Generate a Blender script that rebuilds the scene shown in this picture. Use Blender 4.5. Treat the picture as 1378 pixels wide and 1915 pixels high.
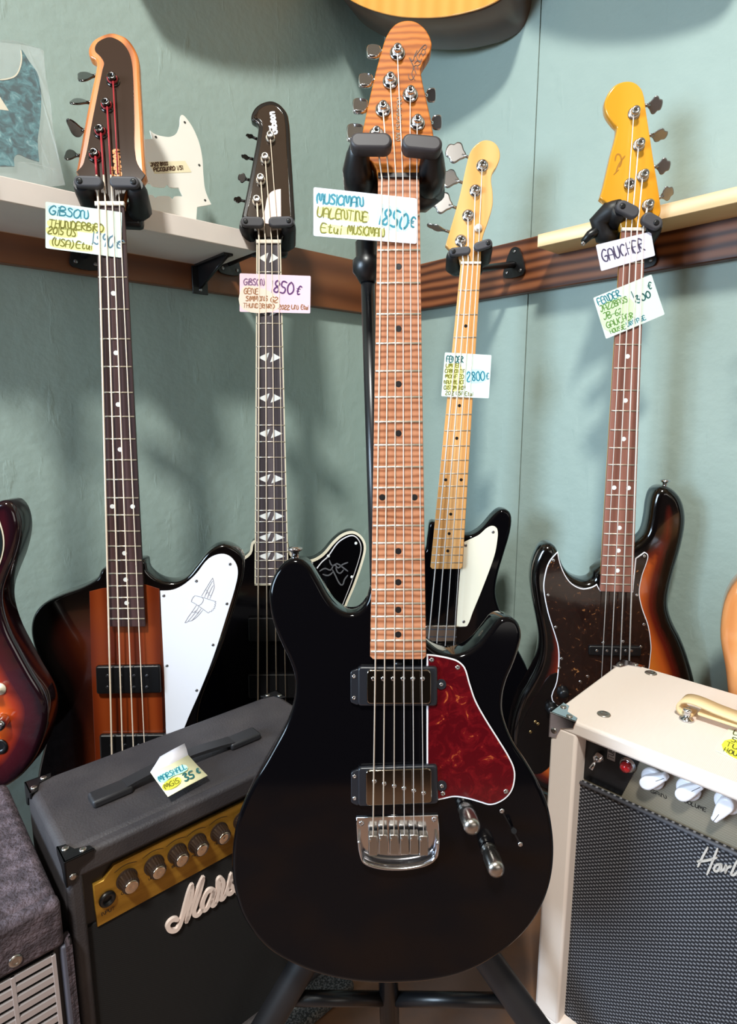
import bpy, bmesh, math, random
from mathutils import Vector, Matrix
from mathutils.geometry import delaunay_2d_cdt
random.seed(7)
for _o in list(bpy.data.objects): bpy.data.objects.remove(_o)
SC = bpy.context.scene
COL = SC.collection

# ---------------------------------------------------------------- camera
H = 0.84                                   # camera height above the floor
FPX = 1100.0
TH = math.atan(192.5 / FPX)
CT, ST = math.cos(TH), math.sin(TH)
CAM = Vector((0, 0, H))
cd = bpy.data.cameras.new('camera'); cam = bpy.data.objects.new('camera', cd); COL.objects.link(cam)
cd.sensor_fit = 'VERTICAL'; cd.sensor_height = 36.0; cd.lens = 36.0 * FPX / 1915.0
cd.clip_start = 0.02; cd.clip_end = 50
cam.location = CAM; cam.rotation_euler = (math.pi / 2 - TH, 0, 0)
SC.camera = cam
SC.view_settings.view_transform = 'Standard'; SC.view_settings.look = 'None'
SC.view_settings.gamma = 1.0; SC.view_settings.exposure = 0.0
SC.view_settings.use_curve_mapping = False

# ---------------------------------------------------------------- world and lights
def lin(c):
    return tuple(((v / 255) / 12.92 if v / 255 <= 0.04045 else ((v / 255 + 0.055) / 1.055) ** 2.4) for v in c)
W = bpy.data.worlds.new('shop_air'); SC.world = W; W.use_nodes = True
nt = W.node_tree; nt.nodes.clear()
wo = nt.nodes.new('ShaderNodeOutputWorld'); bg = nt.nodes.new('ShaderNodeBackground')
tc = nt.nodes.new('ShaderNodeTexCoord'); sx = nt.nodes.new('ShaderNodeSeparateXYZ'); cr = nt.nodes.new('ShaderNodeValToRGB')
nt.links.new(tc.outputs['Generated'], sx.inputs[0]); nt.links.new(sx.outputs['Z'], cr.inputs[0])
nt.links.new(cr.outputs[0], bg.inputs[0]); nt.links.new(bg.outputs[0], wo.inputs[0])
e = cr.color_ramp.elements
e[0].position = 0.0; e[0].color = (0.036, 0.030, 0.026, 1)
e[1].position = 1.0; e[1].color = (0.40, 0.33, 0.24, 1)
for pos, col in ((0.05, (0.040, 0.036, 0.032, 1)), (0.30, (0.10, 0.080, 0.06, 1)), (0.55, (0.36, 0.26, 0.14, 1)), (0.8, (0.52, 0.42, 0.28, 1))):
    q = e.new(pos); q.color = col
bg.inputs[1].default_value = 0.60
def area(name, loc, to, sx_, sy_, power, col):
    l = bpy.data.lights.new(name, 'AREA'); l.shape = 'RECTANGLE'; l.size = sx_; l.size_y = sy_
    l.energy = power; l.color = col
    o = bpy.data.objects.new(name, l); COL.objects.link(o); o.location = loc
    o.rotation_euler = (Vector(to) - Vector(loc)).to_track_quat('-Z', 'Y').to_euler()
    return o
wl = area('window_daylight', (-1.85, -0.55, 1.15), (0.60, 1.0, 0.55), 0.9, 0.9, 33, (0.62, 0.81, 1.0)); wl.data.spread = math.radians(120)
area('ceiling_lamp', (-0.45, -1.50, 3.80), (0.1, 1.2, 1.0), 0.36, 0.36, 176, (0.97, 0.98, 0.93))
area('soft_fill', (1.3, -1.9, 1.0), (0.1, 1.0, 0.4), 1.4, 0.9, 8, (1.0, 0.95, 0.88))  # soft fill added behind the camera, no source seen there

# ---------------------------------------------------------------- geometry helpers
def ray(px, py):
    u = (px - 689.0) / FPX; v = -(py - 957.5) / FPX
    return Vector((u, CT + v * ST, -ST + v * CT))
def at(px, py, d): return CAM + ray(px, py) * d
def on_z(px, py, z):
    r = ray(px, py); return CAM + r * ((z - H) / r.z)
def on_plane(px, py, pt, n):
    r = ray(px, py); return CAM + r * ((pt - CAM).dot(n) / r.dot(n))

class Frame:
    """A real, oriented local frame in the room (origin, x, y, z axes)."""
    def __init__(s, o, x, y, z):
        s.o = Vector(o); s.ax = [Vector(x).normalized(), Vector(y).normalized(), Vector(z).normalized()]
    def hit(s, px, py, axis, val):
        n = s.ax[axis]; p = on_plane(px, py, s.o + n * val, n) - s.o
        return Vector([p.dot(a) for a in s.ax])
    def two(s, pts, axis=2, val=0.0):
        i, j = {2: (0, 1), 1: (0, 2), 0: (1, 2)}[axis]
        out = []
        for q in pts:
            h = s.hit(q[0], q[1], axis, val)
            out.append((h[i], h[j]) + tuple(q[2:3]))
        return out
    def p(s, px, py, z=0.0):
        h = s.hit(px, py, 2, z); return (h.x, h.y)
    def matrix(s):
        m = Matrix((s.ax[0], s.ax[1], s.ax[2])).transposed().to_4x4(); m.translation = s.o; return m
    def world(s, x, y, z): return s.o + s.ax[0] * x + s.ax[1] * y + s.ax[2] * z

def guitar_frame(anchor, depth, yaw, tilt, base):
    a, t = math.radians(yaw), math.radians(tilt)
    nh = Vector((math.sin(a), -math.cos(a), 0)); up = Vector((0, 0, 1))
    n = nh * math.cos(t) + up * math.sin(t); ey = up * math.cos(t) - nh * math.sin(t); ex = Vector((math.cos(a), math.sin(a), 0))
    o = on_plane(base[0], base[1], at(anchor[0], anchor[1], depth), n)
    return Frame(o, ex, ey, n)

def root(name, fr, label, cat, group=None):
    o = bpy.data.objects.new(name, None); COL.objects.link(o); o.empty_display_size = 0.03
    o.matrix_world = fr.matrix(); o['label'] = label; o['category'] = cat
    if group: o['group'] = group
    return o
def tag(o, label, cat, group=None):
    o['label'] = label; o['category'] = cat
    if group: o['group'] = group
    return o
def link(name, me, m, parent=None, fr=None, label=None):
    o = bpy.data.objects.new(name, me); COL.objects.link(o)
    if m is not None: me.materials.append(m)
    if parent is not None: o.parent = parent
    elif fr is not None: o.matrix_world = fr.matrix()
    if label: o['label'] = label
    return o
def fin(bm, name, m, parent=None, fr=None, smooth=True, label=None, fix=True):
    if fix: bmesh.ops.recalc_face_normals(bm, faces=bm.faces[:])
    me = bpy.data.meshes.new(name); bm.to_mesh(me); bm.free()
    return link(name, me, m, parent, fr, label)

def smooth(pts, n=6, closed=True):
    """Hermite curve through the points; a third item marks a sharp corner."""
    N = len(pts); P = [Vector((q[0], q[1])) for q in pts]; S = [len(q) > 2 and bool(q[2]) for q in pts]
    out = []
    rng = range(N) if closed else range(N - 1)
    def tan(i):
        if S[i]: return None
        if not closed and i in (0, N - 1): return None
        a, b = P[(i - 1) % N], P[(i + 1) % N]; d = b - a
        return d.normalized() if d.length > 1e-9 else None
    for i in rng:
        j = (i + 1) % N; a, b = P[i], P[j]; L = (b - a).length
        ta, tb = tan(i), tan(j); ch = (b - a)
        if S[i] and S[j]: out.append((a.x, a.y)); continue
        ma = ta * L if ta is not None else (ch if tb is None else ch * 1.5 - tb * L * 0.5)
        mb = tb * L if tb is not None else (ch if ta is None else ch * 1.5 - ta * L * 0.5)
        for k in range(n):
            t = k / n; t2, t3 = t * t, t * t * t
            q = a * (2 * t3 - 3 * t2 + 1) + ma * (t3 - 2 * t2 + t) + b * (-2 * t3 + 3 * t2) + mb * (t3 - t2)
            out.append((q.x, q.y))
    if not closed: out.append((P[-1].x, P[-1].y))
    return out
def ccw(p):
    a = sum(p[i][0] * p[(i + 1) % len(p)][1] - p[(i + 1) % len(p)][0] * p[i][1] for i in range(len(p)))
    return p if a > 0 else p[::-1]
def inset(p, d):
    n = len(p); out = []
    for i in range(n):
        a, b, c = Vector(p[i - 1]), Vector(p[i]), Vector(p[(i + 1) % n])
        e1, e2 = (b - a), (c - b)
        if e1.length < 1e-9: e1 = e2
        if e2.length < 1e-9: e2 = e1
        n1 = Vector((-e1.y, e1.x)).normalized(); n2 = Vector((-e2.y, e2.x)).normalized()
        m = n1 + n2
        m = n1 if m.length < 1e-6 else m.normalized()
        k = max(0.5, m.dot(n1))
        out.append((b.x + m.x * d / k, b.y + m.y * d / k))
    return out
MAP = {2: lambda a, b, c: (a, b, c), 1: lambda a, b, c: (a, -c, b), 0: lambda a, b, c: (-c, a, b)}
def slab_bm(bm, outline, z0, z1, r=0.0, seg=3, axis=2, rb=None, cap=True):
    """Extruded outline with rounded front (z1) and back (z0) edges."""
    f = MAP[axis]; o = ccw([(q[0], q[1]) for q in outline]); n = len(o)
    rb = r if rb is None else rb
    prof = []
    if rb > 0:
        for k in range(seg, -1, -1):
            a = k / seg * math.pi / 2; prof.append((rb * (1 - math.cos(a)), z0 + rb - rb * math.sin(a)))
    else: prof.append((0, z0))
    if r > 0:
        for k in range(seg + 1):
            a = k / seg * math.pi / 2; prof.append((r * (1 - math.cos(a)), z1 - r + r * math.sin(a)))
    else: prof.append((0, z1))
    loops = []
    for ins, z in prof:
        q = inset(o, ins) if ins > 1e-7 else o
        loops.append([bm.verts.new(f(x, y, z)) for x, y in q])
    for A, B in zip(loops, loops[1:]):
        for i in range(n):
            fc = bm.faces.new((A[i], A[(i + 1) % n], B[(i + 1) % n], B[i])); fc.smooth = True
    if cap:
        bm.faces.new(loops[0][::-1])
        bm.faces.new(loops[-1])
    return loops
def slab(name, outline, z0, z1, m, parent=None, r=0.0, seg=3, axis=2, rb=None, fr=None, label=None):
    bm = bmesh.new(); slab_bm(bm, outline, z0, z1, r, seg, axis, rb)
    return fin(bm, name, m, parent, fr, label=label)
def slab_burst(name, outline, z0, z1, m, parent, r, step=0.008, rb=0.004):
    """Body slab whose front carries the distance from the rim (for a burst finish)."""
    bm = bmesh.new(); lay = bm.verts.layers.float.new('rim'); loops = slab_bm(bm, outline, z0, z1, r, 4, rb=rb, cap=False)
    bm.faces.new(loops[0][::-1])
    top = loops[-1]; P = [Vector((v.co.x, v.co.y)) for v in top]; n = len(P)
    def inside(x, y):
        c = False
        for i in range(n):
            a, b = P[i], P[i - 1]
            if (a.y > y) != (b.y > y) and x < (b.x - a.x) * (y - a.y) / (b.y - a.y) + a.x: c = not c
        return c
    def dist(x, y):
        q = Vector((x, y)); best = 9
        for i in range(n):
            a, b = P[i - 1], P[i]; d = b - a; L = d.length_squared
            t = 0 if L < 1e-14 else max(0, min(1, (q - a).dot(d) / L)); best = min(best, (a + d * t - q).length)
        return best
    x0, x1 = min(p.x for p in P), max(p.x for p in P); y0, y1 = min(p.y for p in P), max(p.y for p in P)
    pts = list(P); y = y0
    while y < y1:
        x = x0
        while x < x1:
            if inside(x, y) and dist(x, y) > step * 0.5: pts.append(Vector((x, y)))
            x += step
        y += step
    vs, es, fs, *_ = delaunay_2d_cdt(pts, [(i, (i + 1) % n) for i in range(n)], [], 1, 1e-7)
    nv = []
    for i, v in enumerate(vs):
        w = bm.verts.new((v.x, v.y, z1)); w[lay] = dist(v.x, v.y) + r; nv.append(w)
    for f_ in fs:
        try: bm.faces.new([nv[i] for i in f_])
        except ValueError: pass
    bmesh.ops.remove_doubles(bm, verts=nv + top, dist=1e-6)
    return fin(bm, name, m, parent)
def box_bm(bm, x0, x1, y0, y1, z0, z1, bev=0.0, seg=2):
    vs = [bm.verts.new((x, y, z)) for x in (x0, x1) for y in (y0, y1) for z in (z0, z1)]
    fs = [bm.faces.new([vs[i] for i in q]) for q in ((0, 1, 3, 2), (4, 6, 7, 5), (0, 4, 5, 1), (2, 3, 7, 6), (0, 2, 6, 4), (1, 5, 7, 3))]
    if bev > 0:
        es = {e_ for f in fs for e_ in f.edges}
        r_ = bmesh.ops.bevel(bm, geom=list(es), offset=bev, segments=seg, profile=0.5, affect='EDGES')
        for f in r_['faces']: f.smooth = True
def angled(g, fr, HF, before):
    """Move the parts just built in frame HF (an angled headstock) into the guitar's own frame."""
    M = fr.matrix().inverted() @ HF.matrix()
    for c in list(g.children):
        if c in before: continue
        c.data.transform(M)
        for d in c.children: d.data.transform(M)
def head_frame(fr, nutpx, deg):
    a = math.radians(deg); x, y, z = fr.ax; x0, y0 = fr.p(nutpx[0], nutpx[1], 0)
    return Frame(fr.world(x0, y0, 0), x, y * math.cos(a) - z * math.sin(a), z * math.cos(a) + y * math.sin(a))
def box(name, x0, x1, y0, y1, z0, z1, m, parent=None, bev=0.0, fr=None, seg=2, label=None):
    bm = bmesh.new(); box_bm(bm, x0, x1, y0, y1, z0, z1, bev, seg); return fin(bm, name, m, parent, fr, label=label)
def tube_bm(bm, pts, r, seg=8, cap=True):
    P = [Vector(p) for p in pts]; R = r if isinstance(r, (list, tuple)) else [r] * len(P); rings = []
    t0 = (P[1] - P[0]).normalized(); nrm = t0.orthogonal().normalized()
    for i, p in enumerate(P):
        t = ((P[min(i + 1, len(P) - 1)] - p).normalized() + (p - P[max(i - 1, 0)]).normalized())
        t = t.normalized() if t.length > 1e-9 else t0
        nrm = (nrm - t * nrm.dot(t)); nrm = nrm.normalized() if nrm.length > 1e-9 else t.orthogonal().normalized()
        b = t.cross(nrm)
        rings.append([bm.verts.new(p + (nrm * math.cos(a) + b * math.sin(a)) * R[i]) for a in [2 * math.pi * k / seg for k in range(seg)]])
    for A, B in zip(rings, rings[1:]):
        for i in range(seg):
            f = bm.faces.new((A[i], A[(i + 1) % seg], B[(i + 1) % seg], B[i])); f.smooth = True
    if cap: bm.faces.new(rings[0][::-1]); bm.faces.new(rings[-1])
def tube(name, pts, r, m, parent=None, seg=8, fr=None, label=None):
    bm = bmesh.new(); tube_bm(bm, pts, r, seg); return fin(bm, name, m, parent, fr, label=label)
def lathe_bm(bm, c, d, prof, seg=20):
    """prof: (radius, height along d) pairs starting and ending where caps go."""
    c = Vector(c); d = Vector(d).normalized(); u = d.orthogonal().normalized(); w = d.cross(u); rings = []
    for r, h in prof:
        rings.append([bm.verts.new(c + d * h + (u * math.cos(a) + w * math.sin(a)) * max(r, 1e-5)) for a in [2 * math.pi * k / seg for k in range(seg)]])
    for A, B in zip(rings, rings[1:]):
        for i in range(seg):
            f = bm.faces.new((A[i], A[(i + 1) % seg], B[(i + 1) % seg], B[i])); f.smooth = True
    bm.faces.new(rings[0][::-1]); bm.faces.new(rings[-1])
def lathe(name, c, d, prof, m, parent=None, seg=20, fr=None, label=None):
    bm = bmesh.new(); lathe_bm(bm, c, d, prof, seg); return fin(bm, name, m, parent, fr, label=label)
def ribbon_bm(bm, P, w, N, th=0.0002):
    """Flat stroke of width w along 3D points P lying in a surface of normal N."""
    P = [Vector(p) for p in P]; N = Vector(N).normalized(); L, Rr, U, V = [], [], [], []
    P2 = [P[0]]
    for p in P[1:]:
        if (p - P2[-1]).length > 1e-6: P2.append(p)
    P = P2
    if len(P) < 2: return
    P[0] = P[0] - (P[1] - P[0]).normalized() * w * 0.35; P[-1] = P[-1] + (P[-1] - P[-2]).normalized() * w * 0.35
    for i, p in enumerate(P):
        a = P[max(i - 1, 0)]; b = P[min(i + 1, len(P) - 1)]; t = (b - a)
        t = t.normalized() if t.length > 1e-9 else Vector((1, 0, 0)); s = N.cross(t) * (w / 2)
        k = 0.6 if i in (0, len(P) - 1) else 1.0
        L.append(bm.verts.new(p + s * k + N * th)); Rr.append(bm.verts.new(p - s * k + N * th))
        U.append(bm.verts.new(p + s * k)); V.append(bm.verts.new(p - s * k))
    for i in range(len(P) - 1):
        bm.faces.new((Rr[i], Rr[i + 1], L[i + 1], L[i]))
        bm.faces.new((L[i], L[i + 1], U[i + 1], U[i])); bm.faces.new((V[i], V[i + 1], Rr[i + 1], Rr[i]))
    bm.faces.new((L[0], U[0], V[0], Rr[0])); bm.faces.new((L[-1], Rr[-1], V[-1], U[-1]))

# ---------------------------------------------------------------- handwriting
GL = {
'A': "0,0 2.6,10 5.5,0;1,4 4.8,4", 'B': "0,0 0.4,10 4,9.6 4.6,7.4 0.6,5.4 5,4 5,1 0,0", 'C': "5.5,8.6 3,10 0,6 0.8,1 4,0 6,1.6",
'D': "0,0 0.6,10 4.4,8.6 5.6,5 4,1 0,0", 'E': "5,9.6 0.4,9.8 0,0.2 5,0;0,5 4,5.2", 'F': "5.4,9.8 0.4,9.6 0,0;0.2,5 4.4,5.2",
'G': "5.6,9 3,10 0,6 0.8,1 4,0 5.6,2.4 5.6,4.4 3.2,4.2", 'H': "0,0 0.4,10;5.4,0 5,10;0,5 5.2,5.2", 'I': "0.4,0 0.6,10", 'i': "0.6,0 0.7,6;0.8,8.6 0.9,9.4",
'J': "1,9.8 5,10 3.6,2 1.6,0 0,1.6", 'K': "0.4,0 0.4,10;5,10 0.6,5 5.4,0", 'L': "0.6,10 0,0.2 5,0.4", 'M': "0,0 1,10 3.4,3 5.4,10 6.8,0",
'N': "0,0 0.6,9.8 4.8,0.4 5.4,10", 'O': "3,10 0.2,7 0.4,2 3,0 5.6,2.6 5.4,7.6 3,10", 'P': "0,0 0.4,10 4.4,9.4 4.8,6.4 0.4,5",
'Q': "3,10 0.2,7 0.4,2 3,0 5.6,2.6 5.4,7.6 3,10;3.6,3 6,-1", 'R': "0,0 0.4,10 4.6,9 4.4,6.4 0.6,5 5.4,0", 'S': "5,9 2.4,10 0.6,8 4.6,4 3.6,0.6 0,1",
'T': "0,10 6,9.8;3,9.8 2.6,0", 'U': "0.2,10 0.4,2 2.6,0 5,2 5.4,10", 'V': "0,10 2.6,0 5.6,10", 'W': "0,10 1.6,0 3.4,7 5.2,0 7,10",
'X': "0,0 5.4,10;0.4,10 5.4,0", 'Y': "0,10 2.6,5 5.4,10;2.6,5 2.2,0", 'Z': "0.2,9.8 5.4,10 0,0.2 5.6,0.2",
'0': "3,10 0.2,6.6 0.6,1.6 3,0 5.4,3 5,8 3,10", '1': "0.4,9.6 1,0", '2': "0.4,8 2.6,10 4.8,7.6 0,0.4 5.4,0.2", '3': "0.4,9.4 4,9.8 1.8,5.8 4.6,3.4 2.6,0 0,0.8",
'4': "3.6,0 4,10 0,3 5.4,3.2", '5': "5,9.8 1.4,9.8 1,6 4.4,4.6 3.6,0.6 0,0.6", '6': "4.4,10 0.6,5 1,0.6 4,0.6 4.6,4 1,4.4", '7': "0,9.8 5.4,10 2,0",
'8': "4.6,8.6 2.4,10 0.8,7.6 4.6,3 3,0 0.4,1.8 4.8,7.4 4.6,8.6", '9': "4.6,8.6 2,10 0.6,7 3,5 4.8,8.6 4,0",
'€': "5.6,8.8 3,9.4 1.2,5 2.6,0.6 5.4,1;0,6 4,6.2;0,3.8 3.6,4", '(': "2.4,11 0.4,5 2.4,-1", ')': "0.2,11 2.2,5 0.2,-1", '-': "0.4,4.4 4,4.6", '/': "0,-1 3.6,11", '.': "0.4,0 0.6,0.5",
'a': "4.4,5.6 1.4,6 0.2,2.4 1.6,0 4,2.6 4.4,6 4.2,1 5.4,0.4", 'b': "0.6,10 0.4,0.4 3.6,0.4 4.2,4 0.8,5", 'c': "4,5.4 1.4,6 0.2,2.6 1.6,0 4,0.8", 'e': "0.4,3 4,3.6 3.4,6 1,5.4 0.4,1.6 2.4,0 4.6,1",
'g': "4.4,5.4 1.4,6 0.4,2.6 2,0.6 4.2,3 4.4,6 4,-2.4 1,-3", 'h': "0.6,10 0.4,0;0.5,4 2.8,6 4,3.6 4.2,0", 'l': "0.6,10 0.5,1.4 1.6,0", 'm': "0.4,6 0.4,0;0.4,4 2.2,6 3,0;3,4 5,6 5.6,0",
'n': "0.4,6 0.4,0;0.4,4 2.8,6 4,3.6 4.2,0", 'o': "2.4,6 0.2,3.4 1.8,0 4.2,2.6 2.4,6", 'r': "0.4,6 0.4,0;0.4,3.6 2.4,6 3.6,5.4", 's': "3.8,5.4 1.6,6 1,4 3.6,2 2,0 0,0.8",
't': "1.6,9.4 1.4,1 2.8,0 4,0.8;0,6.4 3.6,6.6", 'u': "0.4,6 0.6,1 2.4,0 4,2.6 4.2,6 4.2,0.4 5,0", 'v': "0,6 2,0 4.4,6", 'y': "0.2,6 2.2,0.6;4.6,6 2,-3 0,-2.6"}
def glyphs(s):
    x = 0; out = []
    for ch in s:
        if ch == ' ': x += 4; continue
        g = GL.get(ch) or GL[ch.upper()]; mx = 0
        for st in g.split(';'):
            pts = [tuple(float(v) for v in q.split(',')) for q in st.split()]
            mx = max(mx, max(p[0] for p in pts)); out.append([(x + p[0], p[1]) for p in pts])
        x += mx + 1.7
    return out, x - 1.7
def write(fr, s, p0, p1, hpx, wpx, m, parent, axis=2, val=0.0, name='writing', jit=0.35, th=0.00025, out=None, italic=0.0):
    """Handwritten line whose baseline runs from p0 to p1."""
    st, tot = glyphs(s); d = Vector((p1[0] - p0[0], p1[1] - p0[1])); L = d.length; d.normalize(); up = Vector((d.y, -d.x))
    bm = bmesh.new(); N = Vector((0, 0, 0)); N[axis] = 1 if axis == 2 else -1
    k = (fr.hit(p0[0], p0[1], axis, val) - fr.hit(p0[0] + d.x, p0[1] + d.y, axis, val)).length
    for pts in st:
        q = [(x + random.uniform(-jit, jit) + italic * y, y + random.uniform(-jit, jit)) for x, y in pts]
        q = smooth(q, 4, False) if len(q) > 2 else q
        P = []
        for x, y in q:
            px = Vector(p0) + d * (x / tot * L) + up * (y / 10 * hpx); P.append(fr.hit(px.x, px.y, axis, val))
        ribbon_bm(bm, P, wpx * k * 1.3, N, th)
    return fin(bm, name, m, parent, fix=False)
def px_strokes(fr, strokes, wpx, m, parent, axis, val, name, th=0.001, sm=5):
    bm = bmesh.new(); N = Vector((0, 0, 0)); N[axis] = 1 if axis == 2 else -1
    for s in strokes:
        q = smooth(s, sm, False) if len(s) > 2 else s
        P = [fr.hit(c_[0], c_[1], axis, val) for c_ in q]
        k = (fr.hit(s[0][0], s[0][1], axis, val) - fr.hit(s[0][0] + 1, s[0][1], axis, val)).length
        ribbon_bm(bm, P, wpx * k, N, th)
    return fin(bm, name, m, parent, fix=False)

# ---------------------------------------------------------------- materials
MATS = {}
def mat(name, col, rough=0.5, metal=0.0, coat=0.0, bump=None, mix=None, spec=0.5, trans=0.0):
    """col: sRGB 0-255. mix=(colour2, scale, (sx,sy,sz), lo, hi) noise mottling; bump=(scale, strength, distance)."""
    if name in MATS: return MATS[name]
    m = bpy.data.materials.new(name); m.use_nodes = True; t = m.node_tree; b = t.nodes['Principled BSDF']
    b.inputs['Base Color'].default_value = lin(col) + (1,); b.inputs['Roughness'].default_value = rough
    b.inputs['Metallic'].default_value = metal; b.inputs['Coat Weight'].default_value = coat; b.inputs['Coat Roughness'].default_value = 0.04
    b.inputs['Specular IOR Level'].default_value = spec
    if trans: b.inputs['Transmission Weight'].default_value = trans
    if mix or bump:
        tc_ = t.nodes.new('ShaderNodeTexCoord')
    if mix:
        c2, sc, ax, lo, hi = mix
        mp = t.nodes.new('ShaderNodeMapping'); mp.inputs['Scale'].default_value = ax
        nz = t.nodes.new('ShaderNodeTexNoise'); nz.inputs['Scale'].default_value = sc; nz.inputs['Detail'].default_value = 6
        rp = t.nodes.new('ShaderNodeValToRGB'); rp.color_ramp.elements[0].position = lo; rp.color_ramp.elements[1].position = hi
        rp.color_ramp.elements[0].color = lin(col) + (1,); rp.color_ramp.elements[1].color = lin(c2) + (1,)
        t.links.new(tc_.outputs['Object'], mp.inputs[0]); t.links.new(mp.outputs[0], nz.inputs['Vector'])
        t.links.new(nz.outputs[0], rp.inputs[0]); t.links.new(rp.outputs[0], b.inputs['Base Color'])
    if bump:
        nz = t.nodes.new('ShaderNodeTexNoise'); nz.inputs['Scale'].default_value = bump[0]; nz.inputs['Detail'].default_value = 4
        bp = t.nodes.new('ShaderNodeBump'); bp.inputs['Strength'].default_value = bump[1]; bp.inputs['Distance'].default_value = bump[2]
        t.links.new(tc_.outputs['Object'], nz.inputs['Vector']); t.links.new(nz.outputs[0], bp.inputs['Height']); t.links.new(bp.outputs[0], b.inputs['Normal'])
    MATS[name] = m
    return m
def wood(name, stops, scale, dist, direction='X', dscale=1.5, rough=0.4, coat=0.0, stretch=(1, 1, 1), noise=0.25, bump=0.0, spec=0.5):
    """Grain or flame figure: wave bands across the given direction."""
    m = bpy.data.materials.new(name); m.use_nodes = True; t = m.node_tree; b = t.nodes['Principled BSDF']
    tc_ = t.nodes.new('ShaderNodeTexCoord'); mp = t.nodes.new('ShaderNodeMapping'); mp.inputs['Scale'].default_value = stretch
    wv = t.nodes.new('ShaderNodeTexWave'); wv.bands_direction = direction; wv.inputs['Scale'].default_value = scale
    wv.inputs['Distortion'].default_value = dist; wv.inputs['Detail'].default_value = 3; wv.inputs['Detail Scale'].default_value = dscale
    nz = t.nodes.new('ShaderNodeTexNoise'); nz.inputs['Scale'].default_value = 18; nz.inputs['Detail'].default_value = 5
    mx = t.nodes.new('ShaderNodeMix'); mx.data_type = 'FLOAT'; mx.inputs[0].default_value = noise
    rp = t.nodes.new('ShaderNodeValToRGB'); el = rp.color_ramp.elements
    el[0].position = stops[0][0]; el[0].color = lin(stops[0][1]) + (1,); el[1].position = stops[-1][0]; el[1].color = lin(stops[-1][1]) + (1,)
    for p_, c_ in stops[1:-1]:
        q = el.new(p_); q.color = lin(c_) + (1,)
    t.links.new(tc_.outputs['Object'], mp.inputs[0]); t.links.new(mp.outputs[0], wv.inputs['Vector']); t.links.new(mp.outputs[0], nz.inputs['Vector'])
    t.links.new(wv.outputs['Fac'], mx.inputs[2]); t.links.new(nz.outputs[0], mx.inputs[3]); t.links.new(mx.outputs[0], rp.inputs[0])
    t.links.new(rp.outputs[0], b.inputs['Base Color'])
    b.inputs['Roughness'].default_value = rough; b.inputs['Coat Weight'].default_value = coat; b.inputs['Coat Roughness'].default_value = 0.05
    b.inputs['Specular IOR Level'].default_value = spec
    if bump:
        bp = t.nodes.new('ShaderNodeBump'); bp.inputs['Strength'].default_value = bump; bp.inputs['Distance'].default_value = 0.001
        t.links.new(wv.outputs['Fac'], bp.inputs['Height']); t.links.new(bp.outputs[0], b.inputs['Normal'])
    return m
def burst(name, stops, rough=0.12):
    """Burst lacquer: colour follows the distance from the rim of the body."""
    m = bpy.data.materials.new(name); m.use_nodes = True; t = m.node_tree; b = t.nodes['Principled BSDF']
    at_ = t.nodes.new('ShaderNodeAttribute'); at_.attribute_name = 'rim'
    tc_ = t.nodes.new('ShaderNodeTexCoord'); nz = t.nodes.new('ShaderNodeTexNoise'); nz.inputs['Scale'].default_value = 9
    ma = t.nodes.new('ShaderNodeMath'); ma.operation = 'MULTIPLY_ADD'; ma.inputs[1].default_value = 0.012; ma.inputs[2].default_value = -0.006
    ad = t.nodes.new('ShaderNodeMath'); ad.operation = 'ADD'; sc = t.nodes.new('ShaderNodeMath'); sc.operation = 'MULTIPLY'; sc.inputs[1].default_value = 10
    rp = t.nodes.new('ShaderNodeValToRGB'); el = rp.color_ramp.elements
    el[0].position = stops[0][0]; el[0].color = lin(stops[0][1]) + (1,); el[1].position = stops[-1][0]; el[1].color = lin(stops[-1][1]) + (1,)
    for p_, c_ in stops[1:-1]:
        q = el.new(p_); q.color = lin(c_) + (1,)
    t.links.new(tc_.outputs['Object'], nz.inputs['Vector']); t.links.new(nz.outputs[0], ma.inputs[0]); t.links.new(ma.outputs[0], ad.inputs[0])
    t.links.new(at_.outputs['Fac'], ad.inputs[1]); t.links.new(ad.outputs[0], sc.inputs[0]); t.links.new(sc.outputs[0], rp.inputs[0])
    t.links.new(rp.outputs[0], b.inputs['Base Color']); b.inputs['Roughness'].default_value = rough
    b.inputs['Coat Weight'].default_value = 0.6; b.inputs['Coat Roughness'].default_value = 0.03
    return m
def tortoise(name, base, mid, hot, scale=26, lo=.40, md=.58, hi=.80):
    m = bpy.data.materials.new(name); m.use_nodes = True; t = m.node_tree; b = t.nodes['Principled BSDF']
    tc_ = t.nodes.new('ShaderNodeTexCoord'); nz = t.nodes.new('ShaderNodeTexNoise'); nz.inputs['Scale'].default_value = scale
    nz.inputs['Detail'].default_value = 7; nz.inputs['Distortion'].default_value = 1.6; nz.inputs['Roughness'].default_value = 0.62
    rp = t.nodes.new('ShaderNodeValToRGB'); el = rp.color_ramp.elements
    el[0].position = lo; el[0].color = lin(base) + (1,); el[1].position = hi; el[1].color = lin(hot) + (1,)
    q = el.new(md); q.color = lin(mid) + (1,); q = el.new(md * .45 + hi * .55); q.color = tuple((a + c) / 2 for a, c in zip(lin(mid), lin(hot))) + (1,)
    t.links.new(tc_.outputs['Object'], nz.inputs['Vector']); t.links.new(nz.outputs[0], rp.inputs[0]); t.links.new(rp.outputs[0], b.inputs['Base Color'])
    b.inputs['Roughness'].default_value = 0.16; b.inputs['Coat Weight'].default_value = 0.2
    return m
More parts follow.
